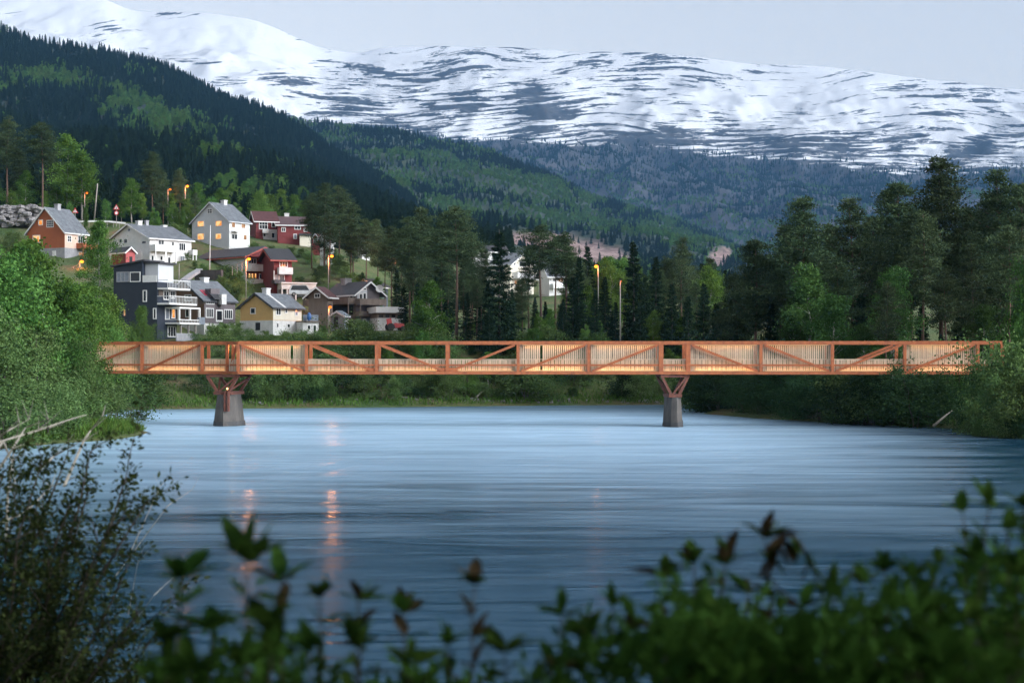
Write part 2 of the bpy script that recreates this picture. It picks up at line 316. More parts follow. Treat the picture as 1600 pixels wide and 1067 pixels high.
def snow_mat():
    """snow with bands of bare rock that follow the bedding; the 'snow' attribute says how much of the ground is covered"""
    m, n, out = new_mat('snow_and_rock'); L = n.links.new
    b = n.nodes.new('ShaderNodeBsdfPrincipled'); b.inputs['Roughness'].default_value = 0.8
    at = n.nodes.new('ShaderNodeAttribute'); at.attribute_name = 'bed'
    sn = n.nodes.new('ShaderNodeAttribute'); sn.attribute_name = 'snow'
    def noise(s, det, rough, dist):
        mp = n.nodes.new('ShaderNodeMapping'); mp.inputs['Scale'].default_value = s
        no = n.nodes.new('ShaderNodeTexNoise'); no.inputs['Scale'].default_value = 1.0; no.inputs['Detail'].default_value = det
        no.inputs['Roughness'].default_value = rough; no.inputs['Distortion'].default_value = dist
        L(at.outputs['Vector'], mp.inputs[0]); L(mp.outputs[0], no.inputs[0]); return no.outputs['Fac']
    a = noise((0.014, 0.20, 1), 6, 0.62, 0.75); c = noise((0.09, 0.36, 1), 4, 0.75, 0.4)
    ma = n.nodes.new('ShaderNodeMath'); ma.operation = 'MULTIPLY_ADD'; ma.inputs[1].default_value = 0.34; L(c, ma.inputs[0]); L(a, ma.inputs[2])   # a + .28 c : about 0.3..1.0
    df = n.nodes.new('ShaderNodeMath'); df.operation = 'SUBTRACT'; L(ma.outputs[0], df.inputs[0]); L(sn.outputs['Fac'], df.inputs[1])
    mr = n.nodes.new('ShaderNodeMapRange'); mr.inputs['From Min'].default_value = -0.012; mr.inputs['From Max'].default_value = 0.012; L(df.outputs[0], mr.inputs['Value'])
    g = n.nodes.new('ShaderNodeNewGeometry'); n3 = n.nodes.new('ShaderNodeTexNoise'); n3.inputs['Scale'].default_value = 0.02; n3.inputs['Detail'].default_value = 6; L(g.outputs['Position'], n3.inputs[0])
    rr = n.nodes.new('ShaderNodeValToRGB'); rr.color_ramp.elements[0].position = 0.3; rr.color_ramp.elements[1].position = 0.7
    rr.color_ramp.elements[0].color = (0.010, 0.013, 0.018, 1); rr.color_ramp.elements[1].color = (0.05, 0.05, 0.055, 1); L(n3.outputs['Fac'], rr.inputs[0])
    mx = n.nodes.new('ShaderNodeMix'); mx.data_type = 'RGBA'; L(mr.outputs[0], mx.inputs[0]); mx.inputs[6].default_value = (0.62, 0.63, 0.66, 1); L(rr.outputs[0], mx.inputs[7])
    L(mx.outputs[2], b.inputs['Base Color']); L(b.outputs[0], out.inputs[0]); return m

# ------------------------------------------------------------------ the ground and the river
RIVER = [(-4,16),(-9,25),(-16,40),(-24,60),(-32,85),(-37,100),(-33,112),(-30.5,116),(-30,122),(-30.5,128),(-33,133),(-37,140),(-44,155),(-48,172),(-46,181),
         (-35,184),(-22,187),(-10,191.5),(5,196),(20,199),(40,206),(90,216),(200,225),(200,205),(90,192),(45,186),(26,178),(21,169),(25,156),(31,145),(38,136),(42,129),(40.5,119),(45,100),(50,80),(48,55),(36,30),(14,16)]
def river_sd(x, y):
    """signed distance to the river's edge, negative in the water"""
    x = np.asarray(x, float); y = np.asarray(y, float); d = np.full(x.shape, 1e18); ins = np.zeros(x.shape, bool)
    n = len(RIVER)
    for i in range(n):
        (ax, ay), (bx, by) = RIVER[i], RIVER[(i+1) % n]
        ex, ey = bx-ax, by-ay; t = np.clip(((x-ax)*ex+(y-ay)*ey)/(ex*ex+ey*ey), 0, 1)
        d = np.minimum(d, (x-ax-t*ex)**2+(y-ay-t*ey)**2)
        c = ((ay > y) != (by > y)) & (x < (bx-ax)*(y-ay)/((by-ay) if by != ay else 1e-9)+ax); ins ^= c
    return np.where(ins, -1, 1)*np.sqrt(d)
CP = [P(*q) for q in [(100,405,300),(-60,410,300),(0,400,290),(0,352,325),(60,352,328),(150,348,330),(190,352,326),(240,416,290),(300,404,292),(300,430,272),(345,388,320),(392,389,325),(430,374,345),(500,388,330),
     (215,534,225),(280,532,228),(320,524,238),(367,514,246),(426,524,232),(470,523,235),(540,515,248),(610,517,250),(440,472,280),(500,455,288),(395,474,282),(540,470,275),(470,420,310),(530,415,305),(600,440,320),
     (640,520,240),(650,450,330),(700,480,290),(780,474,328),(860,462,330),(930,458,320),(970,518,250),(700,543,212),(900,544,214),(1000,546,220),(1050,500,300),(1150,535,225),
     (0,340,420),(200,350,410),(400,372,410),(600,400,430),(800,425,450),(1000,440,450),(1200,460,450),(1400,460,450),(1600,460,450),(-200,330,420),(1800,460,450),(0,345,700),(800,440,700),(1600,460,700),
     (60,440,265),(130,480,235),(0,460,240),(-150,420,290),(180,430,280),(1250,520,260),(1450,520,260),(1600,510,260)]]
CP += [(40,160,2.2),(60,150,3),(50,130,2.6),(80,140,4),(70,172,3),(100,180,5),(60,100,3),(48,112,2.0),(-45,115,1.2),(-60,120,2),(-50,140,1.6),(-60,170,3),(-56,186,3),(-80,150,4),(-100,200,9),(-30,191,1.4),(0,202,1.2),(22,208,1.1),(-30,202,4),
       (40,218,3),(90,230,5),(0,0,4.7),(0,5,4.45),(0,9,3.2),(0,13,1.4),(-10,10,3.0),(10,10,3.0),(-12,14,2.4),(-20,20,2.6),(-32,40,2.6),(-50,80,2),(20,5,4.5),(-20,0,4.8),(0,-25,5.2),(40,15,4),(65,60,4)]
CP = np.array(CP)
def _rbf_fit():
    n = len(CP); xy = CP[:, :2]; D = np.sqrt(((xy[:, None]-xy[None])**2).sum(-1))
    A = np.zeros((n+3, n+3)); A[:n, :n] = D-np.eye(n)*0.6; A[:n, n] = 1; A[:n, n+1:] = xy; A[n, :n] = 1; A[n+1:, :n] = xy.T
    return np.linalg.solve(A, np.concatenate([CP[:, 2], [0, 0, 0]]))
_W = _rbf_fit()
def ground(x, y):
    x = np.atleast_1d(np.asarray(x, float)); y = np.atleast_1d(np.asarray(y, float)); sh = x.shape; x = x.ravel(); y = y.ravel()
    xc = np.clip(x, -330, 330); yc = np.clip(y, -40, 700)
    z = np.full(x.shape, _W[-3])+_W[-2]*xc+_W[-1]*yc
    for i in range(len(CP)): z = z+_W[i]*np.sqrt((xc-CP[i, 0])**2+(yc-CP[i, 1])**2)
    z = np.maximum(z, 0.6)+(fbm(x/9, y/9, 5, 3)-0.5)*0.9*np.clip((y-30)/60, 0, 1)
    d = river_sd(x, y); s = np.clip(d/9, 0, 1); s = s*s*(3-2*s)
    z = np.where(d > 0, (0.10+0.35*np.clip(d/1.5, 0, 1))*(1-s)+z*s, np.maximum(-2.0, d*0.35)+0.10)
    return z.reshape(sh)
def gz(x, y): return float(ground(x, y)[0])

def axis(parts):
    o = []
    for a, b, st in parts: o += list(np.arange(a, b, st))
    return np.array(o+[parts[-1][1]])
gx = axis([(-8000,-1000,1750),(-1000,-340,110),(-340,-100,8),(-100,70,1.4),(70,340,8),(340,1000,110),(1000,8000,1750)])
gy = axis([(-2400,-100,460),(-100,-10,10),(-10,20,1.5),(20,100,5),(100,235,1.4),(235,360,3.5),(360,720,14),(720,9000,1500)])
GX, GY = np.meshgrid(gx, gy); nx_, ny_ = len(gx), len(gy)
GZ = ground(GX, GY)
ii = np.arange(nx_*ny_).reshape(ny_, nx_)
quads = np.stack([ii[:-1, :-1], ii[:-1, 1:], ii[1:, 1:], ii[1:, :-1]], -1).reshape(-1, 4)
gm = np_mesh('ground', np.stack([GX, GY, GZ], -1).reshape(-1, 3), quads, smooth=True)
tag(mobj('ground', gm, ground_mat()), kind='structure')
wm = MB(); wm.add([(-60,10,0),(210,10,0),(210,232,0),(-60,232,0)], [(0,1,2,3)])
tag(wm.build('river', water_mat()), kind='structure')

# ------------------------------------------------------------------ hills and mountains
def interp(pts):
    xs = np.array([p[0] for p in pts], float); ys = np.array([p[1] for p in pts], float)
    return lambda x: np.interp(x, xs, ys)
def soft(f, w): return lambda x: sum(f(np.asarray(x, float)+o) for o in np.linspace(-w, w, 9))/9
class Sheet:
    """a hillside: a ridge line, a foot line and the distances of both"""
    def __init__(s, ridge, foot, D0, D1, px0, px1, prof=1.0, amp=0.0, seed=0, nsc=300.0, soften=8.0, gully=0.0):
        s.r = soft(interp(ridge), soften); s.f = interp(foot); s.D0 = D0; s.D1 = D1; s.p0 = px0; s.p1 = px1; s.prof = prof; s.amp = amp; s.seed = seed; s.nsc = nsc; s.gully = gully
    def pt(s, px, t):
        px = np.asarray(px, float); t = np.asarray(t, float); tt = np.clip(t, 0, 1)
        D = s.D0+(s.D1-s.D0)*t; py = s.f(px)+(s.r(px)-s.f(px))*tt**s.prof
        x = (px-CX)/F*D; z = EYE-(py-HY)/F*D
        z = z+(fbm(x/s.nsc, D/s.nsc, s.seed, 4)-0.5)*s.amp*(0.25+np.sin(np.pi*tt))-np.abs(fbm(x/s.nsc*2.6, D/s.nsc*1.6, s.seed+5, 4)-0.5)*s.gully*np.sin(np.pi*tt)
        z = np.where(t > 1, np.maximum(z-(t-1)*(s.D1-s.D0)*0.55, -3), z)
        return x, D, z
    def grid(s, cols, rows):
        px = np.linspace(s.p0, s.p1, cols); t = np.concatenate([np.linspace(0, 1, rows), [1.05, 1.15, 1.4]])
        A, B = np.meshgrid(px, t); x, y, z = s.pt(A, B); n = len(t)
        i = np.arange(cols*n).reshape(n, cols)
        q = np.stack([i[:-1, :-1], i[:-1, 1:], i[1:, 1:], i[1:, :-1]], -1).reshape(-1, 4)
        V = np.stack([x, y, z], -1).reshape(-1, 3)
        PYv = HY-(V[:, 2]-EYE)/V[:, 1]*F
        return V, q, A.ravel(), B.ravel(), PYv
def ell(px, py, cx, cy, rx, ry, rot=0.0):
    a = R(rot); u = (px-cx)*math.cos(a)+(py-cy)*math.sin(a); v = -(px-cx)*math.sin(a)+(py-cy)*math.cos(a)
    return np.sqrt((u/rx)**2+(v/ry)**2)

hill1 = Sheet([(-700,-40),(-200,0),(0,44),(45,64),(87,74),(168,82),(196,92),(245,102),(290,123),(315,137),(350,157),(402,169),(455,193),(507,225),(560,254),(610,285),(650,314),(690,338),(740,362),(820,400),(900,430)],
              [(-700,345),(0,350),(300,365),(600,398),(760,425),(900,445)], 460, 2300, -700, 900, 0.95, 60, 3, 220)
hill2 = Sheet([(300,180),(420,186),(480,192),(560,193),(620,197),(655,208),(700,217),(760,228),(788,244),(840,262),(882,283),(917,306),(960,318),(1010,330),(1060,347),(1130,378),(1180,402),(1220,425),(1300,450),(1500,480)],
              [(300,430),(800,440),(1200,470),(1500,490)], 1000, 3300, 300, 1500, 0.9, 90, 11, 300)
plateau = Sheet([(-900,-110),(-200,-65),(0,-16),(80,-10),(165,0),(185,11),(215,21),(330,20),(390,27),(430,41),(470,60),(500,73),(530,80),(560,83),(600,76),(700,74),(800,76),(900,79),(1000,80),(1100,86),(1200,96),(1300,104),(1400,118),(1500,128),(1600,140),(1900,170),(2600,190)],
                [(-900,440),(2600,440)], 3400, 7600, -900, 2600, 0.9, 230, 23, 600, 14.0, 260.0)

for nm, sh, cols, rows, c1, c2 in (('left_hill', hill1, 220, 70, (0.012,0.022,0.012), (0.03,0.045,0.02)), ('middle_hill', hill2, 180, 70, (0.015,0.028,0.016), (0.04,0.06,0.03))):
    V, q, A, B, PYv = sh.grid(cols, rows)
    cut = np.zeros(len(V))
    if nm == 'middle_hill':
        d = np.minimum(ell(A, PYv, 900, 392, 95, 22, 12), ell(A, PYv, 800, 378, 60, 14, -4)); cut = np.clip((1.05-d)*6, 0, 1)
        cut = np.maximum(cut, np.clip((1.0-ell(A, PYv, 1125, 402, 22, 16, -30))*5, 0, 1))
    tag(mobj(nm, np_mesh(nm, V, q, {'cut': ('POINT', 'FLOAT', cut)}, True), hill_mat(nm+'_floor', c1, c2)), kind='structure')

snowline = interp([(-900,120),(300,170),(480,190),(640,204),(700,212),(760,214),(850,222),(900,224),(1000,226),(1100,240),(1200,246),(1300,255),(1400,268),(1500,262),(1600,262),(2600,265)])
SM = snow_mat()
def snow_sheet(nm, sh, cols, rows, bands, base_cov):
    V, q, A, B, PYv = sh.grid(cols, rows)
    low = (PYv-snowline(A))/60.0                                   # <0 above the snow line
    cov = base_cov+0.12*np.clip((500-A)/90, 0, 1)-0.10*np.clip(1+low, 0, 1)**1.5; brk = 0.45+1.1*fbm(A/22, PYv/7, 61, 3)
    for cx, cy, rx, ry, rot, k in bands:
        d = ell(A, PYv, cx, cy, rx, ry, rot); cov = cov-k*np.clip(1.25-d, 0, 1)*brk
    cov = np.where(low > 0, cov-low*1.1, cov)
    cov = cov+0.26*(fbm(A/150, PYv/42, 77, 3)-0.5)
    # bedding coordinates: bands bend with the flank of the mountain
    wob = 60*(fbm(A/210, PYv/140, 91, 2)-0.5)+0.00022*(A-1000)**2*(A < 1000)*0.35
    bed = np.stack([A, PYv-wob, np.zeros(len(A))], -1)
    return tag(mobj(nm, np_mesh(nm, V, q, {'snow': ('POINT', 'FLOAT', cov), 'bed': ('POINT', 'FLOAT_VECTOR', bed)}, True), SM), kind='structure')
snow_sheet('snowy_mountain', plateau, 760, 220,
           [(845,165,55,36,20,0.16),(735,160,40,20,-20,0.15),(590,115,42,14,12,0.17),(690,175,30,16,0,0.12),(1130,190,40,18,20,0.12),(1000,215,120,18,5,0.12),(820,208,90,14,0,0.12),(1350,170,40,10,0,0.09),(1530,230,70,22,-15,0.13),(580,85,25,5,0,0.13),(690,110,45,14,-15,0.1),(1330,225,110,22,0,0.08),(1200,225,80,18,0,0.1),
            (360,128,55,16,0,0.15),(440,125,50,14,10,0.15),(300,95,50,6,5,0.15),(20,22,30,14,40,0.12),(155,62,18,12,40,0.13),(170,42,26,8,10,0.11),(75,45,25,20,45,0.09),(265,22,60,2.5,0,0.12),(450,52,40,4,25,0.1),(560,165,70,20,0,0.08),(640,140,30,30,30,0.08)], 0.745)

# ------------------------------------------------------------------ trees: one of each kind is built, then copied
def quad_leaves(name, Cn, D, L, W, rng, extra_attr=None):
    """diamond leaves: base point, direction, length, width"""
    n = len(Cn); D = D/np.maximum(np.linalg.norm(D, axis=1, keepdims=True), 1e-6)
    s = np.cross(D, rng.normal(size=(n, 3))); s /= np.maximum(np.linalg.norm(s, axis=1, keepdims=True), 1e-6)
    L = np.broadcast_to(L, (n,))[:, None]; W = np.broadcast_to(W, (n,))[:, None]
    V = np.stack([Cn, Cn+D*L*0.5+s*W*0.5, Cn+D*L, Cn+D*L*0.5-s*W*0.5], 1).reshape(-1, 3)
    Q = np.arange(4*n).reshape(n, 4)
    return np_mesh(name, V, Q, {'rnd': ('FACE', 'FLOAT', rng.random(n) if extra_attr is None else extra_attr)})

def make_broadleaf(seed, H=14.0, Wd=4.2, bare=0.16, leaf=0.27, clumps=130, per=95, stems=1, droop=0.0, top=0.5, spread=0.55):
    """returns (trunk mesh, crown mesh) of a broad-leaved tree H tall, crown radius Wd"""
    rng = np.random.default_rng(seed); mb = MB(); cl = []
    for st in range(stems):
        bx, by = (rng.normal(size=2)*0.12*Wd if stems > 1 else (0, 0)); lx, ly = rng.normal(size=2)*(0.30*Wd if stems > 1 else 0.05*Wd)
        hh = H*(rng.uniform(0.7, 0.95) if stems > 1 else 0.95); n = 7
        tp = [(bx+lx*(i/n)**1.2+rng.normal()*0.012*H*(i > 0), by+ly*(i/n)**1.2+rng.normal()*0.012*H*(i > 0), hh*i/n-(0.4 if i == 0 else 0)) for i in range(n+1)]
        r0 = 0.0135*H*(0.6 if stems > 1 else 1); mb.tube(tp, [r0*(1-0.88*i/n) for i in range(n+1)], 6)
        nl = max(7, int(22/stems))
        for k in range(nl):
            t = bare+(0.97-bare)*(k+rng.random())/nl; i = min(int(t*n), n-1); a = Vector(tp[i]).lerp(Vector(tp[i+1]), t*n-i)
            u = (t-bare)/(1-bare); prof = (math.sin(math.pi*min(1, u*(1-top)+top*0.35+0.12)))**0.7*(1-u**3*0.75)
            ln = Wd*prof*rng.uniform(0.65, 1.15); az = k*2.4+rng.normal()*0.5; el = rng.uniform(0.15, 0.8)+0.5*u-droop*0.3
            d = Vector((math.cos(az)*math.cos(el), math.sin(az)*math.cos(el), math.sin(el)))
            b = a+d*ln*0.55; c = a+d*ln+Vector((0, 0, -droop*ln*0.4))
            mb.tube([a, b, c], [r0*0.38*(1-t*0.6), r0*0.22*(1-t*0.6), r0*0.06], 4, False)
            m = max(2, int(clumps/(nl*stems)))
            for j in range(m):
                f = rng.uniform(0.35, 1.08); p = a.lerp(c, f)+Vector(rng.normal(size=3)*ln*0.16)
                cl.append((p.x, p.y, p.z, ln*rng.uniform(0.10, 0.22)+0.035*H*0.5))
    cl = np.array(cl); idx = rng.integers(0, len(cl), clumps*per); cc = cl[idx]
    pos = cc[:, :3]+rng.normal(size=(len(idx), 3))*cc[:, 3:]*np.array([spread*1.35, spread*1.35, spread])
    pos[:, 2] = np.maximum(pos[:, 2], 0.03*H)
    D = rng.normal(size=(len(idx), 3))+np.array([0, 0, -0.35-droop])
    tone = np.clip(0.5*rng.random(len(idx))+0.5*rng.random(len(cl))[idx], 0, 1)
    Ls = leaf*rng.uniform(0.7, 1.25, len(idx))
    return mb.mesh('trunk', True), quad_leaves('crown', pos, D, Ls, Ls*0.68, rng, tone)

def make_pine(seed, H=24.0, Wd=4.4, bare=0.38, n_l=40, full=1.12, needles=16000):
    rng = np.random.default_rng(seed); mb = MB(); n = 9; ph = rng.uniform(0, 6)
    tp = [(0.012*H*math.sin(ph+i*0.55)*(i/n), 0.012*H*math.cos(ph+i*0.5)*(i/n), H*0.985*i/n-(0.5 if i == 0 else 0)) for i in range(n+1)]
    r0 = 0.0115*H; mb.tube(tp, [r0*(1-0.86*i/n) for i in range(n+1)], 7); cl = []
    for k in range(n_l):
        t = bare+(0.985-bare)*((k+rng.random()*0.9)/n_l); i = min(int(t*n), n-1); a = Vector(tp[i]).lerp(Vector(tp[i+1]), t*n-i)
        u = (t-bare)/(1-bare); prof = (0.55+0.75*math.sin(math.pi*min(1, 0.12+u*0.62)))*(1-u**1.5)*full+0.08
        ln = Wd*prof*rng.uniform(0.5, 1.15)*(0.55 if u < 0.12 else 1); az = k*2.399+rng.normal()*0.4; el = rng.uniform(-0.15, 0.25)+0.55*u
        d = Vector((math.cos(az)*math.cos(el), math.sin(az)*math.cos(el), math.sin(el)))
        b = a+d*ln*0.5+Vector((0, 0, -0.04*ln)); c = a+d*ln+Vector((0, 0, 0.10*ln))
        mb.tube([a, b, c], [r0*0.30*(1-0.6*t), r0*0.2*(1-0.6*t), r0*0.05], 4, False)
        for j in range(max(2, int(2+ln*1.7))):
            f = rng.uniform(0.3, 1.05); p = (a.lerp(b, f*2) if f < 0.5 else b.lerp(c, f*2-1))+Vector(rng.normal(size=3)*(0.16*ln, 0.16*ln, 0.06*ln)[0]*0.9)
            cl.append((p.x, p.y, p.z+0.1, 0.30+0.12*ln*rng.uniform(0.6, 1.2)))
    for k in range(int(8*(bare > 0.3))):                                 # dead stubs below the crown
        z = H*rng.uniform(0.2, bare); az = rng.uniform(0, 6.3); l = rng.uniform(0.5, 1.8)
        mb.tube([(0, 0, z), (math.cos(az)*l, math.sin(az)*l, z+rng.uniform(-0.3, 0.2))], [0.045, 0.012], 3, False)
    cl = np.array(cl); idx = rng.integers(0, len(cl), needles); cc = cl[idx]
    pos = cc[:, :3]+rng.normal(size=(needles, 3))*cc[:, 3:]*np.array([1.0, 1.0, 0.27])
    D = pos-cc[:, :3]; D = D/np.maximum(np.linalg.norm(D, axis=1, keepdims=True), 1e-6)*0.8+rng.normal(size=(needles, 3))*0.7+np.array([0, 0, 0.45])
    tone = np.clip(0.55*rng.random(needles)+0.45*rng.random(len(cl))[idx], 0, 1)
    return mb.mesh('trunk', True), quad_leaves('crown', pos, D, rng.uniform(0.28, 0.50, needles), rng.uniform(0.09, 0.16, needles), rng, tone)

def make_spruce(seed, H=22.0, Wd=3.6, bare=0.05, whorls=34, needles=13000):
    rng = np.random.default_rng(seed); mb = MB(); r0 = 0.011*H
    mb.tube([(0, 0, -0.4), (0.02*H*rng.normal()*0.2, 0, 0.5*H), (0, 0, H)], [r0, r0*0.6, 0.02], 6); Cn = []; Dn = []; per = max(8, needles//(whorls*7)); Sz = []
    for w in range(whorls):
        u = (w+rng.uniform(-0.3, 0.3))/whorls; t = bare+(0.985-bare)*max(0, u); z = H*t; zw = H/whorls; ln0 = Wd*(1-u)**0.85*rng.uniform(0.85, 1.12)+0.15
        for k in range(7):
            az = w*1.3+k*2*math.pi/7+rng.normal()*0.25; ln = ln0*rng.uniform(0.6, 1.15); zj = rng.uniform(-0.7, 0.7)*zw; dr = -0.28-0.18*(1-u)+0.5*u
            f = rng.uniform(0.1, 1.05, per); cx = np.cos(az)*ln*f; cyy = np.sin(az)*ln*f; cz = z+zj+dr*ln*f+0.16*ln*f*f
            Cn.append(np.stack([cx, cyy, cz], -1)+rng.normal(size=(per, 3))*(0.06*ln+0.05)*np.array([1.2, 1.2, 0.6]))
            Dn.append(np.array([math.cos(az), math.sin(az), dr*0.5])*0.9+rng.normal(size=(per, 3))*0.55+np.array([0, 0, -0.45])); Sz.append(np.full(per, 0.26+0.06*ln))
        if w % 4 == 0:
            a2 = rng.uniform(0, 6.3); mb.tube([(0, 0, z), (math.cos(a2)*ln0*0.8, math.sin(a2)*ln0*0.8, z-0.25*ln0)], [0.05, 0.012], 3, False)
    Cn = np.concatenate(Cn); Dn = np.concatenate(Dn); Sz = np.concatenate(Sz)
    return mb.mesh('trunk', True), quad_leaves('crown', Cn, Dn, Sz*rng.uniform(0.8, 1.6, len(Sz)), Sz*rng.uniform(0.36, 0.6, len(Sz)), rng)

PROTO = {}   # kind -> list of (trunk mesh, crown mesh, height)
def proto(kind, meshes, H, bark, leaf):
    tm, cm = meshes; tm.materials.append(M[bark]); cm.materials.append(M[leaf]); PROTO.setdefault(kind, []).append((tm, cm, H))
for s in range(4): proto('pine', make_pine(100+s, bare=(0.30, 0.42, 0.24, 0.48)[s], Wd=(4.6, 3.3, 4.2, 3.1)[s]), 24, 'pinebark', 'pine')
for s in range(2): proto('tallpine', make_pine(120+s, bare=(0.52, 0.6)[s], Wd=3.2, n_l=26, needles=9500), 24, 'pinebark', 'pine')
for s in range(3): proto('spruce', make_spruce(200+s, Wd=(3.4, 4.2, 3.0)[s]), 22, 'bark', 'spruce')
for s in range(3): proto('birch', make_broadleaf(300+s, H=14, Wd=(3.0, 3.5, 2.6)[s], bare=0.2, leaf=0.24, clumps=120, per=85, droop=0.35), 14, 'birchbark', 'birch')
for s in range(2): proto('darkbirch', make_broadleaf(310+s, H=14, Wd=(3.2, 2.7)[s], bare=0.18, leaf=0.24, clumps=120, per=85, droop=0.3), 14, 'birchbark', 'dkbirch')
for s in range(3): proto('alder', make_broadleaf(320+s, H=14, Wd=(4.6, 4.0, 5.2)[s], bare=0.08, leaf=0.27, clumps=150, per=95, stems=(2, 3, 3)[s]), 14, 'bark', 'alder')
for s in range(2): proto('greywillow', make_broadleaf(330+s, H=10, Wd=(3.3, 2.8)[s], bare=0.04, leaf=0.20, clumps=150, per=85, stems=4, spread=0.7), 10, 'bark', 'willow')
for s in range(3): proto('shrub', make_broadleaf(340+s, H=4.5, Wd=(2.3, 2.8, 2.0)[s], bare=0.03, leaf=0.17, clumps=70, per=75, stems=4, spread=0.8), 4.5, 'bark', 'willow')
for s in range(3): proto('darkshrub', make_broadleaf(360+s, H=6, Wd=(3.2, 3.8, 3.0)[s], bare=0.02, leaf=0.21, clumps=90, per=80, stems=4, spread=0.75), 6, 'bark', 'dkshrub')

ORD = ['', 'first', 'second', 'third', 'fourth', 'fifth', 'sixth', 'seventh', 'eighth', 'ninth', 'tenth', 'eleventh', 'twelfth', 'thirteenth', 'fourteenth', 'fifteenth', 'sixteenth', 'seventeenth', 'eighteenth', 'nineteenth', 'twentieth']
def ordinal(i):
    if i <= 20: return ORD[i]
    return (('twenty', 'thirty', 'forty', 'fifty', 'sixty', 'seventy', 'eighty')[i//10-2]+'-'+ORD[i % 10]) if i % 10 else ('twentieth', 'thirtieth', 'fortieth', 'fiftieth', 'sixtieth', 'seventieth', 'eightieth')[i//10-2]
CATS = {'pine': ('pine_tree', 'tree'), 'tallpine': ('pine_tree', 'tree'), 'spruce': ('spruce_tree', 'tree'), 'birch': ('birch_tree', 'tree'), 'darkbirch': ('birch_tree', 'tree'), 'alder': ('broadleaf_tree', 'tree'), 'shrub': ('willow_shrub', 'shrub'), 'greywillow': ('willow_tree', 'tree'), 'darkshrub': ('dark_shrub', 'shrub')}
trng = random.Random(4)
FIRST = {}
def plant(kind, px, top, Y, label, group=None, wid=1.0, lean=0.0, var=None, X=None, zoff=0.0):
    """a tree whose top was measured at (px, top), standing on the ground at distance Y"""
    lst = PROTO[kind]; k = trng.randrange(len(lst)) if var is None else var; tm, cm, H = lst[k]
    x = PX(px, Y) if X is None else X; z = gz(x, Y)+zoff; ht = max(1.2, EYE-(top-HY)/F*Y-z); s = ht/H
    nm, cat = CATS[kind]; root = thing(nm, label, cat, (x, Y, z), trng.uniform(0, 6.28), group)
    if lean: root.rotation_euler = (0, lean, 0)
    sw = (s*0.55+0.45*min(s, 1.15))*wid; root.scale = (sw, sw, s)
    mobj('trunk', tm, None, root); c = mobj('crown' if cat == 'tree' else 'foliage', cm, None, root)
    FIRST.setdefault((kind, k), c); return root
def planting(group, kind_labels, specs):
    """specs: (kind, px, top, Y[, wid]); labels count along the row from the left within each kind"""
    cnt = {}; tot = {}
    for sp in specs: tot[sp[0]] = tot.get(sp[0], 0)+1
    for sp in sorted(specs, key=lambda q: q[1]):
        k = sp[0]; cnt[k] = cnt.get(k, 0)+1; base = kind_labels[k]
        if tot[k] == 1: lab = base
        elif cnt[k] == 1: lab = base+', leftmost of its row'
        elif cnt[k] == tot[k]: lab = base+', rightmost of its row'
        else: lab = base+', '+ordinal(cnt[k])+' from the left'
        plant(k, sp[1], sp[2], sp[3], lab, group, sp[4] if len(sp) > 4 else 1.0)





# ------------------------------------------------------------------ trees in the valley
planting('trees of the pine wood on the right bank', {
    'pine': 'dark broad pine in the wood on the right bank', 'tallpine': 'pine with a long bare reddish trunk on the right bank',
    'spruce': 'dark spruce in the wood on the right bank', 'darkbirch': 'lighter green birch in front of the pines on the right bank',
    'alder': 'green leafy tree low in the right bank wood'}, [
    ('pine',1180,372,180,1.15),('pine',1150,425,188),('pine',1218,400,186),('pine',1253,306,174,1.05),('pine',1232,345,190),('pine',1293,345,184),('pine',1330,309,178,1.1),('pine',1362,332,186),('pine',1400,282,188,1.05),
    ('pine',1425,330,170),('pine',1470,243,176,1.05),('pine',1510,318,184),('pine',1545,300,190),('pine',1560,264,170,1.1),('pine',1600,280,162,1.1),('pine',1640,262,166),('pine',1685,300,172),('pine',1310,400,168),('pine',1520,380,160,0.9),
    ('tallpine',1442,330,160),('tallpine',1385,440,148),('tallpine',1478,420,152),('tallpine',1576,350,150),('tallpine',1292,420,172),
    ('spruce',1120,470,196),('spruce',1205,470,178),('spruce',1345,455,172),('spruce',1440,470,165),('spruce',1500,460,165),('spruce',1545,440,160),('spruce',1270,470,180),('spruce',1390,480,168),('spruce',1600,420,156),('spruce',1240,500,176),('spruce',1318,505,168),
    ('spruce',1150,520,182),('spruce',1470,520,158),('spruce',1530,520,154),
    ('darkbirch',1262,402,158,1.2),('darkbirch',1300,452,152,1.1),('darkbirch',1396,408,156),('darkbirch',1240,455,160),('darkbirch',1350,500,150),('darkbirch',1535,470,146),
    ('alder',1180,530,172),('alder',1225,515,166),('alder',1330,530,152),('alder',1420,540,146),('alder',1495,545,140),('alder',1600,350,140,0.6)])

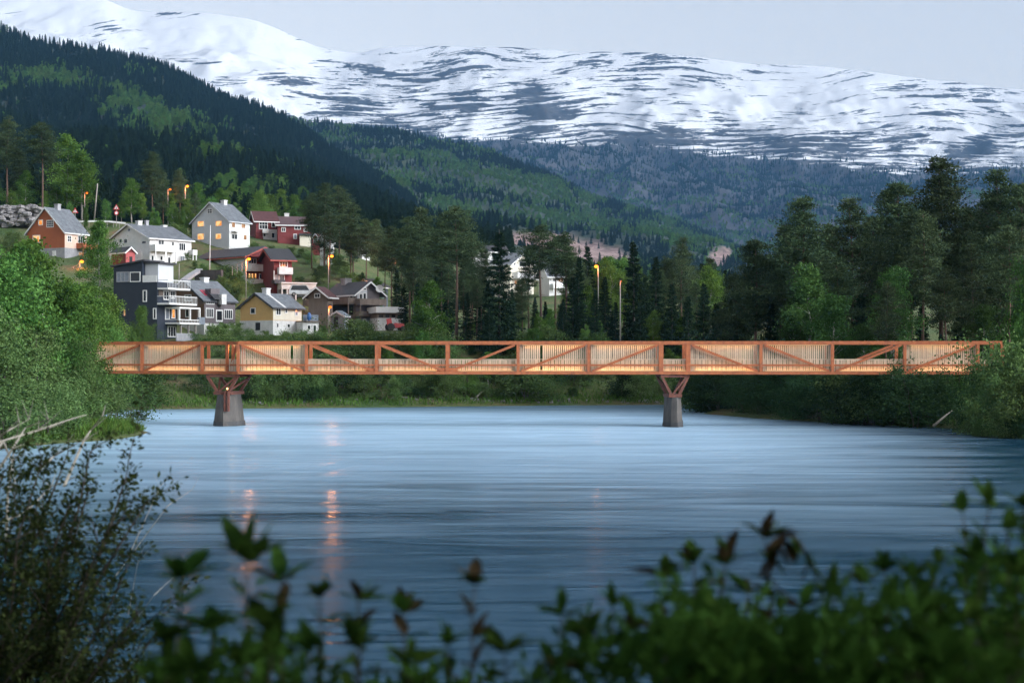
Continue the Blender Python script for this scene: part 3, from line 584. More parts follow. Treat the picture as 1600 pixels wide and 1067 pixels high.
planting('trees behind the bridge on the far bank', {
    'pine': 'dark pine in the wood behind the middle of the bridge', 'tallpine': 'slender pine with bare trunk in the far bank wood',
    'spruce': 'dark pointed spruce in the far bank wood', 'birch': 'bright green birch in the far bank wood', 'alder': 'round light green tree in the far bank wood'}, [
    ('pine',738,362,242,0.9),('pine',757,388,236,0.8),('tallpine',826,384,232),('tallpine',902,400,230),('pine',590,342,282),('pine',612,352,272),('pine',640,336,244),('pine',655,322,252),('pine',690,345,240),('pine',735,410,226),('pine',752,425,232),('pine',672,352,256),('pine',628,372,266),('pine',810,440,240),('pine',1065,370,238),('pine',1030,420,232),('pine',1088,440,222),('pine',1125,470,215),
    ('tallpine',713,320,214,1.15),('tallpine',845,350,228,1.2),('tallpine',868,366,236,1.2),('tallpine',884,362,230,1.2),('tallpine',602,380,268),('tallpine',645,400,222),('tallpine',700,410,225),('tallpine',666,405,226),('tallpine',1040,400,240),('tallpine',975,430,240),('tallpine',725,420,218),('tallpine',745,440,216),
    ('spruce',780,358,212,1.25),('spruce',762,440,214),('spruce',800,450,214),('spruce',905,400,226),('spruce',918,382,240),('spruce',895,430,216,1.1),('spruce',930,450,215),('spruce',990,376,216,1.1),('spruce',1008,430,218),('spruce',1025,398,224,1.1),('spruce',1050,440,214),('spruce',962,470,216),('spruce',1075,460,214),('spruce',1100,440,216),('spruce',1000,470,212),
    ('spruce',620,420,264),('spruce',682,430,218),('spruce',652,440,216),('spruce',730,455,213),('spruce',945,430,228),('spruce',880,465,214),('spruce',765,480,208),('spruce',702,470,210),
    ('birch',672,432,206,1.1),('birch',1108,412,230,1.2),('birch',892,430,232),('birch',940,400,262),('birch',1022,460,226),('birch',860,480,222),('birch',842,490,214),
    ('alder',795,478,236,0.8),('alder',818,476,240,0.8),('alder',838,480,236,0.8),('alder',858,472,244,0.8),('alder',878,470,244,0.8),('alder',960,388,268,1.0),('alder',835,505,208,0.8),('alder',770,395,420),('alder',655,505,203,0.8),('alder',915,500,212,0.7),('alder',1140,545,205,0.7)])

br = random.Random(31); specs = []
for i in range(46):
    px = 636+i*11+br.uniform(-5, 5); k = br.choice(['spruce', 'spruce', 'pine', 'birch'])
    if 735 < px < 895 and i % 2: continue
    specs.append((k, px, br.uniform(430, 480) if 735 < px < 895 else br.uniform(395, 455), br.uniform(236, 300) if not 735 < px < 895 else br.uniform(222, 250), 1.1))
for i in range(40): specs.append((br.choice(['alder', 'birch', 'spruce']), 645+i*12.5+br.uniform(-6, 6), br.uniform(480, 522), br.uniform(214, 232), 1.0))
planting('trees deeper in the far bank wood', {'pine': 'pine deeper in the wood behind the bridge', 'spruce': 'spruce deeper in the wood behind the bridge', 'birch': 'birch deeper in the wood behind the bridge', 'alder': 'low leafy tree deeper in the wood behind the bridge'}, specs)
vs_ = [(142,392,292),(150,400,286),(160,412,280),(128,400,292),(196,425,262),(305,408,288),(318,412,284),(335,425,276),(352,414,278),(362,418,280),(372,422,276),(345,432,268),(358,438,264),(366,446,260),(375,440,268),(292,395,292),(303,388,300),(236,352,312),(255,350,314),(275,352,312),
       (395,378,318),(410,384,316),(425,384,318),(440,390,316),(455,386,318),(470,388,320),(485,392,314),(350,503,228),(338,508,226),(372,504,232),(388,514,224),(365,514,222),(305,520,224),(447,517,222),(475,516,224),(505,508,230),(500,515,222),(415,516,222),(150,348,324),(172,342,326),(20,362,305),(5,375,300),(90,402,290),(70,400,292),(566,500,230),(578,508,230),(550,512,230),(640,505,232),(525,514,228),
       (212,512,216),(232,508,215),(60,425,270),(100,440,262),(20,430,260),(140,440,250),(168,455,245),(150,470,238),(110,470,240),(516,388,308),(528,398,304),(540,408,300),(524,405,300),(535,418,296),(550,425,288),(500,415,292),(470,432,290)]
planting('garden bushes among the houses', {'shrub': 'leafy garden bush among the village houses'}, [('shrub', a, b, c, 1.1) for a, b, c in vs_])
planting('dark pines between the houses', {'pine': 'dark pine beside the red houses above the grass slope', 'tallpine': 'bare-trunked pine beside the red houses above the slope', 'birch': 'slim green birch under the pines by the grass slope'}, [
    ('pine',487,300,306),('pine',507,283,300,1.05),('pine',530,288,304,1.05),('pine',552,315,298),('pine',572,340,288),('tallpine',515,330,294),('tallpine',548,345,290),('birch',565,425,270),('birch',590,430,262),('birch',548,430,285)])

planting('trees on the hillside above the houses', {'pine': 'pine on the hillside above the village roofs', 'tallpine': 'tall pine with bare trunk above the orange house',
    'spruce': 'dark spruce beside the upper road', 'birch': 'green birch on the hillside above the village', 'alder': 'round leafy tree above the village roofs'}, [
    ('tallpine',12,182,332,1.1),('tallpine',66,190,330,1.1),('pine',30,235,345),('pine',85,235,350),('pine',-25,220,340),
    ('birch',105,204,338,1.3),('birch',128,232,336,1.2),('birch',40,262,336),('birch',18,300,330),('birch',88,280,336),('spruce',142,250,346),('spruce',152,292,338,1.1),('spruce',50,250,350),
    ('birch',206,275,332,1.1),('pine',238,236,340,1.05),('pine',281,264,340),('pine',255,268,350),('birch',268,300,334),('alder',245,318,322,0.8),('birch',190,310,340),('pine',305,300,345),
    ('alder',402,285,362,0.85),('alder',372,310,370,0.8),('birch',325,310,380),('birch',270,313,326),('birch',291,308,326,1.2),('alder',282,320,324,0.5),('alder',134,314,322,0.45),('birch',70,296,334),('alder',30,312,331,0.6),('alder',112,310,333,0.6),('alder',300,345,326,0.6),('alder',280,360,316,0.5),('birch',222,300,336)])
planting('pale trees at the foot of the left hill', {'birch': 'pale green birch at the foot of the forested hill', 'alder': 'pale round tree at the foot of the forested hill', 'spruce': 'dark spruce at the foot of the forested hill'}, [
    ('birch',310,282,470),('birch',345,290,480),('birch',440,292,480),('birch',462,300,470),('birch',360,284,520),('birch',425,300,460),('alder',330,300,450),('alder',452,312,450),('alder',420,312,440),('birch',580,345,440),('birch',290,290,500),
    ('birch',700,378,450),('birch',740,380,470),('birch',800,395,480),('alder',690,392,430),('birch',480,315,480),('birch',185,300,480),('birch',165,310,460),('spruce',610,340,470),('spruce',640,352,480),('spruce',760,380,520),
    ('birch',1000,415,470),('birch',1050,420,480),('birch',1100,425,470),('spruce',1140,420,460),('alder',1170,440,440),('birch',1195,440,470),('spruce',1080,415,500)])

planting('broadleaf trees on the left bank', {'alder': 'big bright green leafy tree on the left bank', 'birch': 'slim birch rising over the left bank thicket', 'greywillow': 'grey green willow tree on the left bank', 'shrub': 'low willow bush at the water on the left bank'}, [
    ('alder',6,345,122,0.85),('birch',48,362,128,1.2),('birch',22,375,124,1.2),('alder',80,425,128,0.8),('birch',104,440,126,1.1),('alder',-30,360,116),('greywillow',18,470,111,1.1),('greywillow',62,500,115,1.0),('birch',66,445,121,1.1),('greywillow',112,520,123,1.0),('alder',92,480,122,0.7),('greywillow',140,545,132,0.9),('birch',132,470,132,1.0),('birch',-5,420,116,1.2),
    ('birch',128,432,168,1.1),('alder',158,446,180,0.7),('birch',146,440,176,1.1),('alder',184,488,172,0.6),('alder',95,436,190,0.8),('birch',172,450,190,1.1),('birch',157,342,236),('birch',62,385,205),('birch',104,428,215),('alder',178,458,205,0.6),('alder',20,400,190),('alder',222,468,212,0.55),('alder',205,500,200,0.5),
    ('shrub',150,575,130,1.2),('shrub',172,592,136,1.1),('shrub',120,590,122,1.2),('shrub',60,600,112,1.3),('shrub',20,590,108,1.3),('shrub',95,600,116,1.2),('shrub',192,585,150,1.2),('shrub',-10,600,104,1.3)])

def shore_Y(px, lo, hi):
    """distance at which the sight column px leaves the water"""
    Y = np.arange(lo, hi, 0.25); d = river_sd((px-CX)/F*Y, Y); k = np.where(d > 0)[0]; return float(Y[k[0]])
sr = random.Random(12); specs = []; row1 = []
px = 205
while px < 1090:                                   # thicket along the far waterline, two rows deep
    Ys = shore_Y(px, 170, 230) if px < 1060 else 203
    if not 255 < px < 322: sr.random() < 0.72 and row1.append((sr.choice(['shrub', 'shrub', 'darkshrub']), px, sr.choice([sr.uniform(565, 590), sr.uniform(590, 618)]), Ys+sr.uniform(1.5, 5.0), sr.uniform(1.0, 1.7)))
    if not 255 < px < 300: specs.append((sr.choice(['shrub', 'shrub', 'alder', 'birch', 'darkshrub']), px+sr.uniform(-8, 8), sr.uniform(540, 582), Ys+sr.uniform(5, 10), sr.uniform(1.0, 1.5)))
    px += sr.uniform(19, 30)
for px, top, Y in ((345,506,214),(318,528,208),(375,524,216),(400,522,214),(430,522,214),(470,520,214),(500,518,214),(525,520,214),(560,500,208),(540,516,208),(585,518,208),(605,522,208),(650,508,206),(670,512,207),(635,520,208),(690,522,206),(480,524,210),(455,522,208),(850,512,210),(825,520,209),(930,520,210),(280,548,196),(300,560,199)):
    specs.append(('shrub', px, top, Y, 1.25))
for px, top, Y in ((236,566,190),(250,560,196),(560,560,206),(590,575,204),(420,560,204),(480,565,204)): specs.append(('darkshrub', px, top, Y, 1.1))
px = 330
while px < 1085: specs.append(('darkshrub', px, sr.uniform(548, 580), float(np.interp(px, [200,420,700,1090], [199,203,210,214]))+sr.uniform(0, 5), sr.uniform(1.1, 1.5))); px += sr.uniform(22, 36)
planting('shrubs at the far waterline', {'shrub': 'low green willow right at the far waterline', 'darkshrub': 'low dark bush right at the far waterline'}, row1)
planting('shrubs along the far bank', {'shrub': 'bushy green willow on the far bank by the bridge', 'darkshrub': 'dark bush on the far bank under the bridge', 'alder': 'young leafy tree on the far bank by the bridge', 'birch': 'young birch on the far bank by the bridge'}, specs)
specs = []; px = 1088
while px < 1470:
    Y = float(np.interp(px, [1088,1150,1200,1300,1400,1470], [175,163,156,145,138,134])); specs.append(('darkshrub', px, sr.uniform(560, 600), Y+sr.uniform(0, 3.5), sr.uniform(1.0, 1.3))); px += sr.uniform(15, 24)
specs += [('shrub',1322,585,143,1.4),('shrub',1350,600,141,1.3)]
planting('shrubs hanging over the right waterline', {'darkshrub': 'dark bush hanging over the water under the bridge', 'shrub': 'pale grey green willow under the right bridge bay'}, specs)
planting('bushes on the near right bank', {'shrub': 'green bush on the near right bank', 'darkshrub': 'dark bush on the near right bank', 'alder': 'leafy sapling at the right end of the bridge'}, [
    ('shrub',1562,560,124,0.9),('shrub',1592,536,122,1.0),('shrub',1545,592,121.5,0.8),('shrub',1580,590,120,0.9),('shrub',1520,632,124,0.7),('shrub',1612,580,119,1.0),('shrub',1555,630,120,0.8),('darkshrub',1600,640,118,0.8),('darkshrub',1505,640,128,0.7),('darkshrub',1550,566,132,0.8),('alder',1612,470,128,0.6),('shrub',1535,655,121.5,0.7),('darkshrub',1575,645,119,0.7)])

# ------------------------------------------------------------------ grass at the water's edge
def grass_patch():
    rng = np.random.default_rng(9); n = 130000; x = rng.uniform(-62, 46, n); y = rng.uniform(100, 206, n); d = river_sd(x, y)
    k = (d > 0.15) & (d < 9*rng.random(n)) & ((y < 150) & (x < -20) | (y > 178) & (x < 24) | (x > 30)); x, y = x[k], y[k]; z = ground(x, y)-0.03; m = len(x)
    D = rng.normal(size=(m, 3))*0.35+np.array([0, 0, 1]); h = rng.uniform(0.35, 0.95, m)
    return quad_leaves('grass', np.stack([x, y, z], -1), D, h, 0.10+0.05*rng.random(m), rng)
tag(mobj('grass', grass_patch(), M['grass']), 'tall green grass along the banks at the waterline', 'grass', kind='stuff')
def near_tongue():
    rng = np.random.default_rng(19); n = 30000; x = rng.uniform(-48, -29, n); y = rng.uniform(96, 134, n); d = river_sd(x, y); k = (d > 0.05) & (d < 7)
    x, y = x[k], y[k]; m = len(x); D = rng.normal(size=(m, 3))*0.4+np.array([0, 0, 1])
    return quad_leaves('grass', np.stack([x, y, ground(x, y)-0.03], -1), D, rng.uniform(0.3, 0.8, m), 0.06, rng)
tag(mobj('meadow_grass', near_tongue(), M['grass']), 'fresh green grass tongue below the left bank trees', 'grass', kind='stuff')
# ------------------------------------------------------------------ the far woods, scattered over the hillsides
def scatter(name, label, pts, sc, src, rng):
    n = len(pts); me = bpy.data.meshes.new(name); me.vertices.add(n); me.vertices.foreach_set('co', np.asarray(pts, np.float32).ravel())
    a = me.attributes.new('sc', 'FLOAT_VECTOR', 'POINT'); a.data.foreach_set('vector', np.asarray(sc, np.float32).ravel())
    rot = np.zeros((n, 3), np.float32); rot[:, 2] = rng.uniform(0, 6.28, n)
    a = me.attributes.new('rot', 'FLOAT_VECTOR', 'POINT'); a.data.foreach_set('vector', rot.ravel())
    o = tag(mobj(name, me), label, 'forest', kind='stuff')
    ng = bpy.data.node_groups.new(name, 'GeometryNodeTree')
    ng.interface.new_socket('Geometry', in_out='INPUT', socket_type='NodeSocketGeometry'); ng.interface.new_socket('Geometry', in_out='OUTPUT', socket_type='NodeSocketGeometry')
    N = ng.nodes.new; gi = N('NodeGroupInput'); go = N('NodeGroupOutput'); iop = N('GeometryNodeInstanceOnPoints'); oi = N('GeometryNodeObjectInfo')
    oi.inputs['Object'].default_value = src; oi.transform_space = 'ORIGINAL'
    s = N('GeometryNodeInputNamedAttribute'); s.data_type = 'FLOAT_VECTOR'; s.inputs['Name'].default_value = 'sc'
    r = N('GeometryNodeInputNamedAttribute'); r.data_type = 'FLOAT_VECTOR'; r.inputs['Name'].default_value = 'rot'
    L = ng.links.new; L(gi.outputs[0], iop.inputs['Points']); L(oi.outputs['Geometry'], iop.inputs['Instance']); L(s.outputs[0], iop.inputs['Scale']); L(r.outputs[0], iop.inputs['Rotation']); L(iop.outputs[0], go.inputs[0])
    m = o.modifiers.new('scatter', 'NODES'); m.node_group = ng; return o

def forest(prefix, where, sh, n, px_rng, tmax, hgt, light_fn, seed, skip=None, tpow=1.0):
    rng = np.random.default_rng(seed); px = rng.uniform(px_rng[0], px_rng[1], n); t = rng.random(n)**tpow*tmax
    x, y, z = sh.pt(px, t); py = HY-(z-EYE)/y*F
    keep = np.ones(n, bool) if skip is None else ~skip(px, py, rng)
    px, py, x, y, z = px[keep], py[keep], x[keep], y[keep], z[keep]
    lf = light_fn(px, py)+0.25*(rng.random(len(px))-0.5); isl = lf > 0.5
    h = hgt*rng.uniform(0.6, 1.25, len(px))*np.where(isl, 0.8, 1.0)
    kinds = np.where(isl, 2+rng.integers(0, 2, len(px)), rng.integers(0, 2, len(px)))
    for k, (kd, v) in enumerate((('spruce', 0), ('spruce', 2), ('birch', 0), ('alder', 1))):
        m = kinds == k
        if not m.any(): continue
        H = PROTO[kd][v][2]; s = h[m]/H; wf = {0: 1.3, 1: 1.5, 2: 1.35, 3: 1.0}[k]
        src = FIRST.get((kd, v)) or next(c for (a, b), c in FIRST.items() if a == kd)
        scatter(prefix+('_spruce_wood', '_fir_wood', '_birch_wood', '_leafy_wood')[k], ('dark spruce forest', 'dense dark conifer forest', 'light green birch wood', 'light green leafy wood')[k]+' covering '+where,
                np.stack([x[m], y[m], z[m]], -1), np.stack([s*wf, s*wf, s], -1), src, rng)

def light1(px, py):
    a = 1.0-ell(px, py, 235, 190, 190, 34, 24); b = 0.9-ell(px, py, 60, 125, 160, 26, 12); c = 0.8-ell(px, py, 330, 235, 110, 20, 18); e = 0.7-ell(px, py, 380, 310, 160, 22, 5)
    return np.maximum(np.maximum.reduce([a, b, c, e]), -0.2)*0.42+0.85*fbm(px/40, py/13, 8, 4)-0.08
forest('left_hill', 'the steep hill on the left', hill1, 30000, (-260, 800), 1.0, 12.0, light1, 51, tpow=0.8)
def light2(px, py):
    a = 1.0-ell(px, py, 800, 290, 210, 22, 14); b = 1.0-ell(px, py, 780, 335, 260, 16, 6); c = 0.9-ell(px, py, 1060, 375, 110, 26, 20); d = 0.8-ell(px, py, 640, 275, 60, 20, 10)
    return np.maximum(np.maximum.reduce([a, b, c, d]), -0.2)*0.5+0.9*fbm(px/30, py/9, 18, 4)+0.04
def cut2(px, py, rng):
    d = np.minimum(np.minimum(ell(px, py, 900, 392, 95, 22, 12), ell(px, py, 800, 378, 60, 14, -4)), ell(px, py, 1125, 402, 22, 16, -30)); return (d < 1.0) & (rng.random(len(px)) > 0.03)
forest('middle_hill', 'the hill behind the village', hill2, 26000, (430, 1300), 1.0, 11.5, light2, 52, cut2, tpow=0.75)
def light3(px, py): return 0.9*fbm(px/40, py/10, 28, 3)+0.25*np.clip((py-300)/80, -1, 1)-0.02
def bare3(px, py, rng):
    q = (py-snowline(px))/28.0; return rng.random(len(px)) > np.clip(q+0.35, 0.0, 1.0)**1.5
forest('mountain', 'the lower mountain flank', plateau, 42000, (440, 1650), 0.62, 14.0, light3, 53, bare3, tpow=0.8)
# ------------------------------------------------------------------ houses
class House:
    """a building set by its nearest corner; 'g' is the face on the gable side, 's' the face along the ridge.
    local coordinates: g along the gable, s along the side (both from the corner), z up from the corner's foot"""
    def __init__(s, name, label, px, py, Y, ang, cat='house', mir=False, group=None):
        s.c = P(px, py, Y); a = R(ang); s.sg = 1 if mir else -1
        s.G = (s.sg*math.cos(a), math.sin(a)); s.S = (-s.sg*math.sin(a), math.cos(a))
        s.root = thing(name, label, cat, s.c, s.sg*a, group)
    def along(s, face, px):
        d = s.G if face == 'g' else s.S; k = (px-CX)/F
        return (k*s.c[1]-s.c[0])/(d[0]-k*d[1])
    def hz(s, face, t, py):
        d = s.G if face == 'g' else s.S; return EYE-(py-HY)/F*(s.c[1]+t*d[1])-s.c[2]
    def rect(s, face, r):
        a0, a1 = sorted((s.along(face, r[0]), s.along(face, r[2]))); m = (a0+a1)/2
        return a0, a1, s.hz(face, m, r[3]), s.hz(face, m, r[1])
    def put(s, mb, face, a0, a1, d0, d1, z0, z1):
        """box on a face: a along it, d outward"""
        if face == 'g': mb.box(s.sg*a0, s.sg*a1, -d0, -d1, z0, z1)
        else: mb.box(-s.sg*d0, -s.sg*d1, a0, a1, z0, z1)
        return mb
    def bx(s, name, face, r, d0, d1, mat, parent=None, z0=None):
        a0, a1, b, t = s.rect(face, r); return s.put(MB(), face, a0, a1, d0, d1, b if z0 is None else z0, t).build(name, M[mat], parent or s.root)
    def body(s, gpx, spx, eave, apex, wall='white', roof='slate', over=0.45, sink=2.0, barge='trim', side=None, found=None, foundmat='found', thick=0.2, W=None, L=None):
        W = W or s.along('g', gpx); L = L or s.along('s', spx); he = s.hz('g', 0, eave); hr = s.hz('g', W/2, apex); q = s.sg
        s.W, s.L, s.he, s.hr = W, L, he, hr
        MB().prism([(0, -sink), (q*W, -sink), (q*W, he), (q*W/2, hr), (0, he)], 0, L).build('wall', M[wall], s.root)
        m = (hr-he)/(W/2); o = over; e = he-m*o
        ch = lambda up, th: [(-q*o, e+up), (q*W/2, hr+up), (q*(W+o), e+up), (q*(W+o), e+up+th), (q*W/2, hr+up+th*1.15), (-q*o, e+up+th)]
        s.roof = MB().prism(ch(0.01, thick), -o, L+o).build('roof', M[roof], s.root)
        if barge:
            MB().prism(ch(-0.10, 0.27), -o-0.07, -o-0.005).build('bargeboard', M[barge], s.root)
            s.put(MB(), 's', -o, L+o, o+0.005, o+0.07, e-0.02, e+0.2).build('eaves_board', M[barge], s.root)
        if side: s.put(MB(), 's', 0.02, L, 0, 0.03, -sink, he-0.01).build('side_skin', M[side], s.root)  # thin skin that carries a separate colour for the side wall
        if found is not None:
            zf = s.hz('g', 0, found)
            MB().box(-q*0.06, q*(W+0.06), -0.06, L+0.06, -sink, zf).build('foundation', M[foundmat], s.root)
        return s
    def win(s, face, r, glass='glass', nx=1, nz=1, frame='trim', fw=0.13, off=0.0):
        a0, a1, z0, z1 = s.rect(face, r); mb = MB(); pr = 0.09+off
        for q in range(nx+1):
            w = fw if q in (0, nx) else 0.07; c = a0+(a1-a0)*q/nx; s.put(mb, face, c-w/2, c+w/2, off, pr, z0, z1)
        for q in range(nz+1):
            w = fw if q in (0, nz) else 0.07; c = z0+(z1-z0)*q/nz; s.put(mb, face, a0-fw/2-0.004, a1+fw/2+0.004, off, pr-0.004, c-w/2, c+w/2)
        w_ = mb.build('window', M[frame], s.root)
        s.put(MB(), face, a0+0.03, a1-0.03, off, off+0.045, z0+0.03, z1-0.03).build('pane', M[glass], w_); return w_
    def chimney(s, px, top, sd, w=0.8, mat='plaster', dg=0.0):
        """on the ridge at distance sd along it"""
        g = s.W/2+dg; X = s.c[0]+s.G[0]*g+s.S[0]*sd; Yd = s.c[1]+s.G[1]*g+s.S[1]*sd; zt = EYE-(top-HY)/F*Yd-s.c[2]
        mb = MB().box(s.sg*(g-w/2), s.sg*(g+w/2), sd-w/2, sd+w/2, s.hr-1.2, zt).box(s.sg*(g-w/2-0.08), s.sg*(g+w/2+0.08), sd-w/2-0.08, sd+w/2+0.08, zt-0.18, zt-0.02)
        mb.build('chimney', M[mat], s.roof)
    def ridge_s(s, px):
        g = s.W/2; k = (px-CX)/F; x = s.c[0]+s.G[0]*g; y = s.c[1]+s.G[1]*g; return (k*y-x)/(s.S[0]-k*s.S[1])
    def balcony(s, face, r, depth, mat='trim', slab=0.2, posts=None, off=0.0, rail='solid'):
        a0, a1, z0, z1 = s.rect(face, r); b = s.put(MB(), face, a0, a1, off, depth+off, z0, z0+slab).build('balcony', M[mat], s.root)
        mb = MB()
        if rail == 'solid':
            s.put(mb, face, a0, a1, depth+off-0.07, depth+off+0.003, z0+slab-0.01, z1); s.put(mb, face, a0, a0+0.07, off, depth+off-0.075, z0+slab-0.01, z1); s.put(mb, face, a1-0.07, a1, off, depth+off-0.075, z0+slab-0.01, z1)
        else:
            n = max(3, int((a1-a0)/0.35))
            for k in range(n+1):
                c = a0+(a1-a0)*k/n; s.put(mb, face, c-0.025, c+0.025, depth+off-0.07, depth+off-0.02, z0+slab-0.01, z1)
            s.put(mb, face, a0-0.03, a1+0.03, depth+off-0.085, depth+off-0.005, z1-0.06, z1+0.04); s.put(mb, face, a0, a0+0.06, off, depth+off-0.09, z1-0.06, z1+0.03); s.put(mb, face, a1-0.06, a1, off, depth+off-0.09, z1-0.06, z1+0.03)
        mb.build('railing', M[mat], b)
        if posts is not None:
            zb = posts
            for c in (a0+0.15, a1-0.15): s.put(MB(), face, c-0.08, c+0.08, depth+off-0.25, depth+off-0.09, zb, z0).build('post', M[mat], b)
        return b
    def door(s, face, r, mat='trim', glass=False, off=0.0):
        a0, a1, z0, z1 = s.rect(face, r); mb = MB(); s.put(mb, face, a0, a1, off, off+0.06, z0, z1); d = mb.build('door', M[mat], s.root)
        s.put(MB(), face, a0+0.18, a1-0.18, off, off+0.085, z0+(z1-z0)*0.15, z1-0.2).build('pane', M['glass'], d) if glass else s.put(MB(), face, a1-0.25, a1-0.15, off, off+0.12, z0+1.0, z0+1.08).build('handle', M['dark'], d)
        return d

# orange house
h = House('orange_house', 'orange gabled house with slate roof above the left bank trees', 101, 405, 300, 27)
h.body(42.5, 136, 362, 325.5, 'orange', 'slate', 0.4, 3, side='lamplit_peach', found=387, foundmat='found')  # side wall made paler than the gable, its lamplight painted in
h.win('g', (60.7,344,66.8,352), 'lit', 1, 1); h.win('g', (73.5,344.5,83.5,355), 'glass', 3, 3); h.win('g', (51.7,368,62.5,379), 'lit', 2, 1)
h.win('s', (105,368.5,110.8,378), 'glass', 2, 2, off=0.03); h.win('s', (121.5,369,131.5,380), 'glass', 3, 1, off=0.03); h.win('s', (122,394,129,400), 'litdim', 1, 1, off=0.07)
h.balcony('s', (119,381,142,389.5), 1.8, 'orange', posts=-2); h.door('g', (82,392,88,404), 'trim', off=0.07); h.chimney(90, 319, h.ridge_s(90), 0.9, 'found')

# long white house
h = House('white_house', 'long white house with grey roof and balconies behind a red shed', 234, 416, 288, 42)
h.body(170, 299, 372, 351.5, 'white', 'slate', 0.5, 3)
h.win('g', (200,357,204.3,362), 'glass'); h.win('g', (186.6,373.6,191,380), 'glass'); h.win('g', (194,373.6,199.6,380.2), 'glass'); h.win('g', (222,376.5,229,381), 'glass')
h.win('s', (247,375,256,382.6), 'glass', 2); h.win('s', (268,378,271.7,384.5), 'glass'); h.win('s', (279.5,380,289.6,391.6), 'glass', 3); h.win('s', (236,399,240,407), 'glass'); h.win('s', (250,400,254,407), 'glass')
h.balcony('s', (234.5,383,252,393.5), 1.7, 'trim', posts=-2); h.balcony('s', (252.5,392,270,394.5), 1.4, 'trim', posts=-2, rail='bars'); h.balcony('s', (294,391,301,399), 1.5, 'white', posts=-2); h.door('g', (214,394,222,412), 'trim')
h.win('s', (262,402,266,411), 'glass'); h.win('s', (282,400,288,410), 'glasspale', 2)
h.chimney(217, 345, h.ridge_s(217), 0.9); h.chimney(229, 344.5, h.ridge_s(229), 0.6, 'found'); h.chimney(256, 352, h.ridge_s(256), 0.9)
# red shed
h = House('red_shed', 'small red shed with dark roof in front of the white house', 196.3, 411, 283, 48, 'shed', mir=True)
h.body(211, 174, 394, 387.3, 'red', 'darkroof', 0.3, 3.5); h.put(MB(), 'g', 0.02, h.W-0.02, 0, 0.03, -3.4, h.he-0.05).build('front_cladding', M['pinkred'], h.root); h.door('g', (202,401,206.5,411), 'dark', off=0.03)

# tall white house
h = House('tall_white_house', 'tall white house with lit windows and shade-grey gable above the village', 358, 387, 318, 32)
h.body(300, 390, 345, 317.5, 'ltgrey', 'slate', 0.4, 3, barge='ltgrey', side='white', found=385, foundmat='plaster')  # white house: the gable's shade is put into its grey colour
for r in ((308.7,345.5,319,354.4), (337,345,347,353.6), (308.7,365,319,375), (337,365,346,374)): h.win('g', r, 'lit', 1, 1, 'ltgrey')
h.win('g', (324.5,326.5,331.5,333.5), 'glass', 2, 2); h.win('s', (361.5,346,367,356), 'litdim', 1, 1, off=0.03); h.win('s', (376.5,350,383,357), 'litdim', 1, 1, off=0.03); h.win('s', (361.5,366,370.4,374), 'glass', 2, 1, off=0.03); h.win('s', (380,367,385,375), 'litdim', 1, 1, off=0.03)
h.balcony('s', (361,357.5,370.5,363), 1.2, 'trim', rail='bars'); h.chimney(350, 313, h.ridge_s(350), 0.95)

# red house on the crest and its longer neighbour
h = House('red_house', 'small dark red house with white basement on the crest', 400, 373, 343, 72)
h.body(391.5, 433, 345.5, 331.5, 'red', 'redroof', 0.5, 2.5, found=358, foundmat='red'); h.put(MB(), 's', 1.6, h.L+0.02, 0.07, 0.12, -2.5, h.hz('s', 2, 358.5)).build('basement_wall', M['plaster'], h.root)
h.win('s', (405,345.5,418,358), 'glass', 3, 2); h.win('s', (424.5,346,431,355), 'glass', 1, 1); h.win('s', (411,365,415,370), 'glass', off=0.12); h.win('s', (424,364,429,372), 'glass', off=0.12); h.balcony('s', (409.5,358.5,419,365), 1.0, 'trim')
h = House('red_longhouse', 'long dark red house with white chimney beside the dark pines', 434, 379, 338, 80)
h.body(426, 487, 352.5, 339.5, 'red', 'redroof', 0.5, 2.5); h.win('s', (460.5,353.5,469.5,358.5), 'glass', 2); h.win('s', (459,366,463.5,373), 'glasspale'); h.win('s', (440,356,446,362), 'glass', 2); h.win('s', (475,357,480,362), 'glass')
h.chimney(448, 333.5, h.ridge_s(448), 1.1); h.bx('porch', 's', (468,369,486,379), 0.01, 2.0, 'cream', z0=-2); h.bx('porch_roof', 's', (467,366,487,369.5), 0.01, 2.4, 'darkroof')
h = House('red_cabin', 'tiny red gabled cabin with white trim under the pines', 500, 383, 318, 18, 'cabin')
h.body(487, 506, 374.5, 366, 'pinkred', 'redroof', 0.3, 2); h.win('g', (490.5,373,496.5,379), 'glass', 2, 2)
h = House('white_gabled_house', 'white house half hidden behind the dark pine trunks', 517, 392, 314, 30)
h.body(500, 522, 372, 362, 'white', 'darkroof', 0.4, 3); h.win('g', (505,376,510,382), 'glass'); h.win('s', (519,375,523,381), 'glass')

# terraced red and grey block
h = House('terraced_block', 'dark red terraced house with white balconies and grey end wall', 384, 470, 290, 45, 'house', mir=True)
h.body(436, 309, 400, 388, 'red', 'darkroof', 0.9, 3, barge='fascia', thick=0.35)
h.put(MB(), 's', 0.02, h.L, 0, 0.05, -3, h.he-0.05).build('end_cladding', M['ltgrey'], h.root)
h.balcony('g', (385,413.5,414,424.5), 1.5, 'plaster'); h.balcony('g', (385.5,437,424,448), 1.5, 'plaster'); h.bx('ceiling_board', 'g', (385,400.5,405,402), 0.1, 1.6, 'fascia')
for r in ((387.5,427,391.2,435), (392.5,427,396,435), (397.2,427,400.5,435)): h.win('g', r, 'lit', 1, 1, 'red')
h.win('g', (388,404,400,412), 'glass', 3); h.win('g', (405,428,412,436), 'glass', 2)
for r in ((386,449,392,469), (394.5,449,402,469), (404.5,449,411,469), (413.5,449,421,469)): h.bx('garage_door', 'g', r, 0.0, 0.06, 'timber' if r[0] < 404 else 'ltgrey')
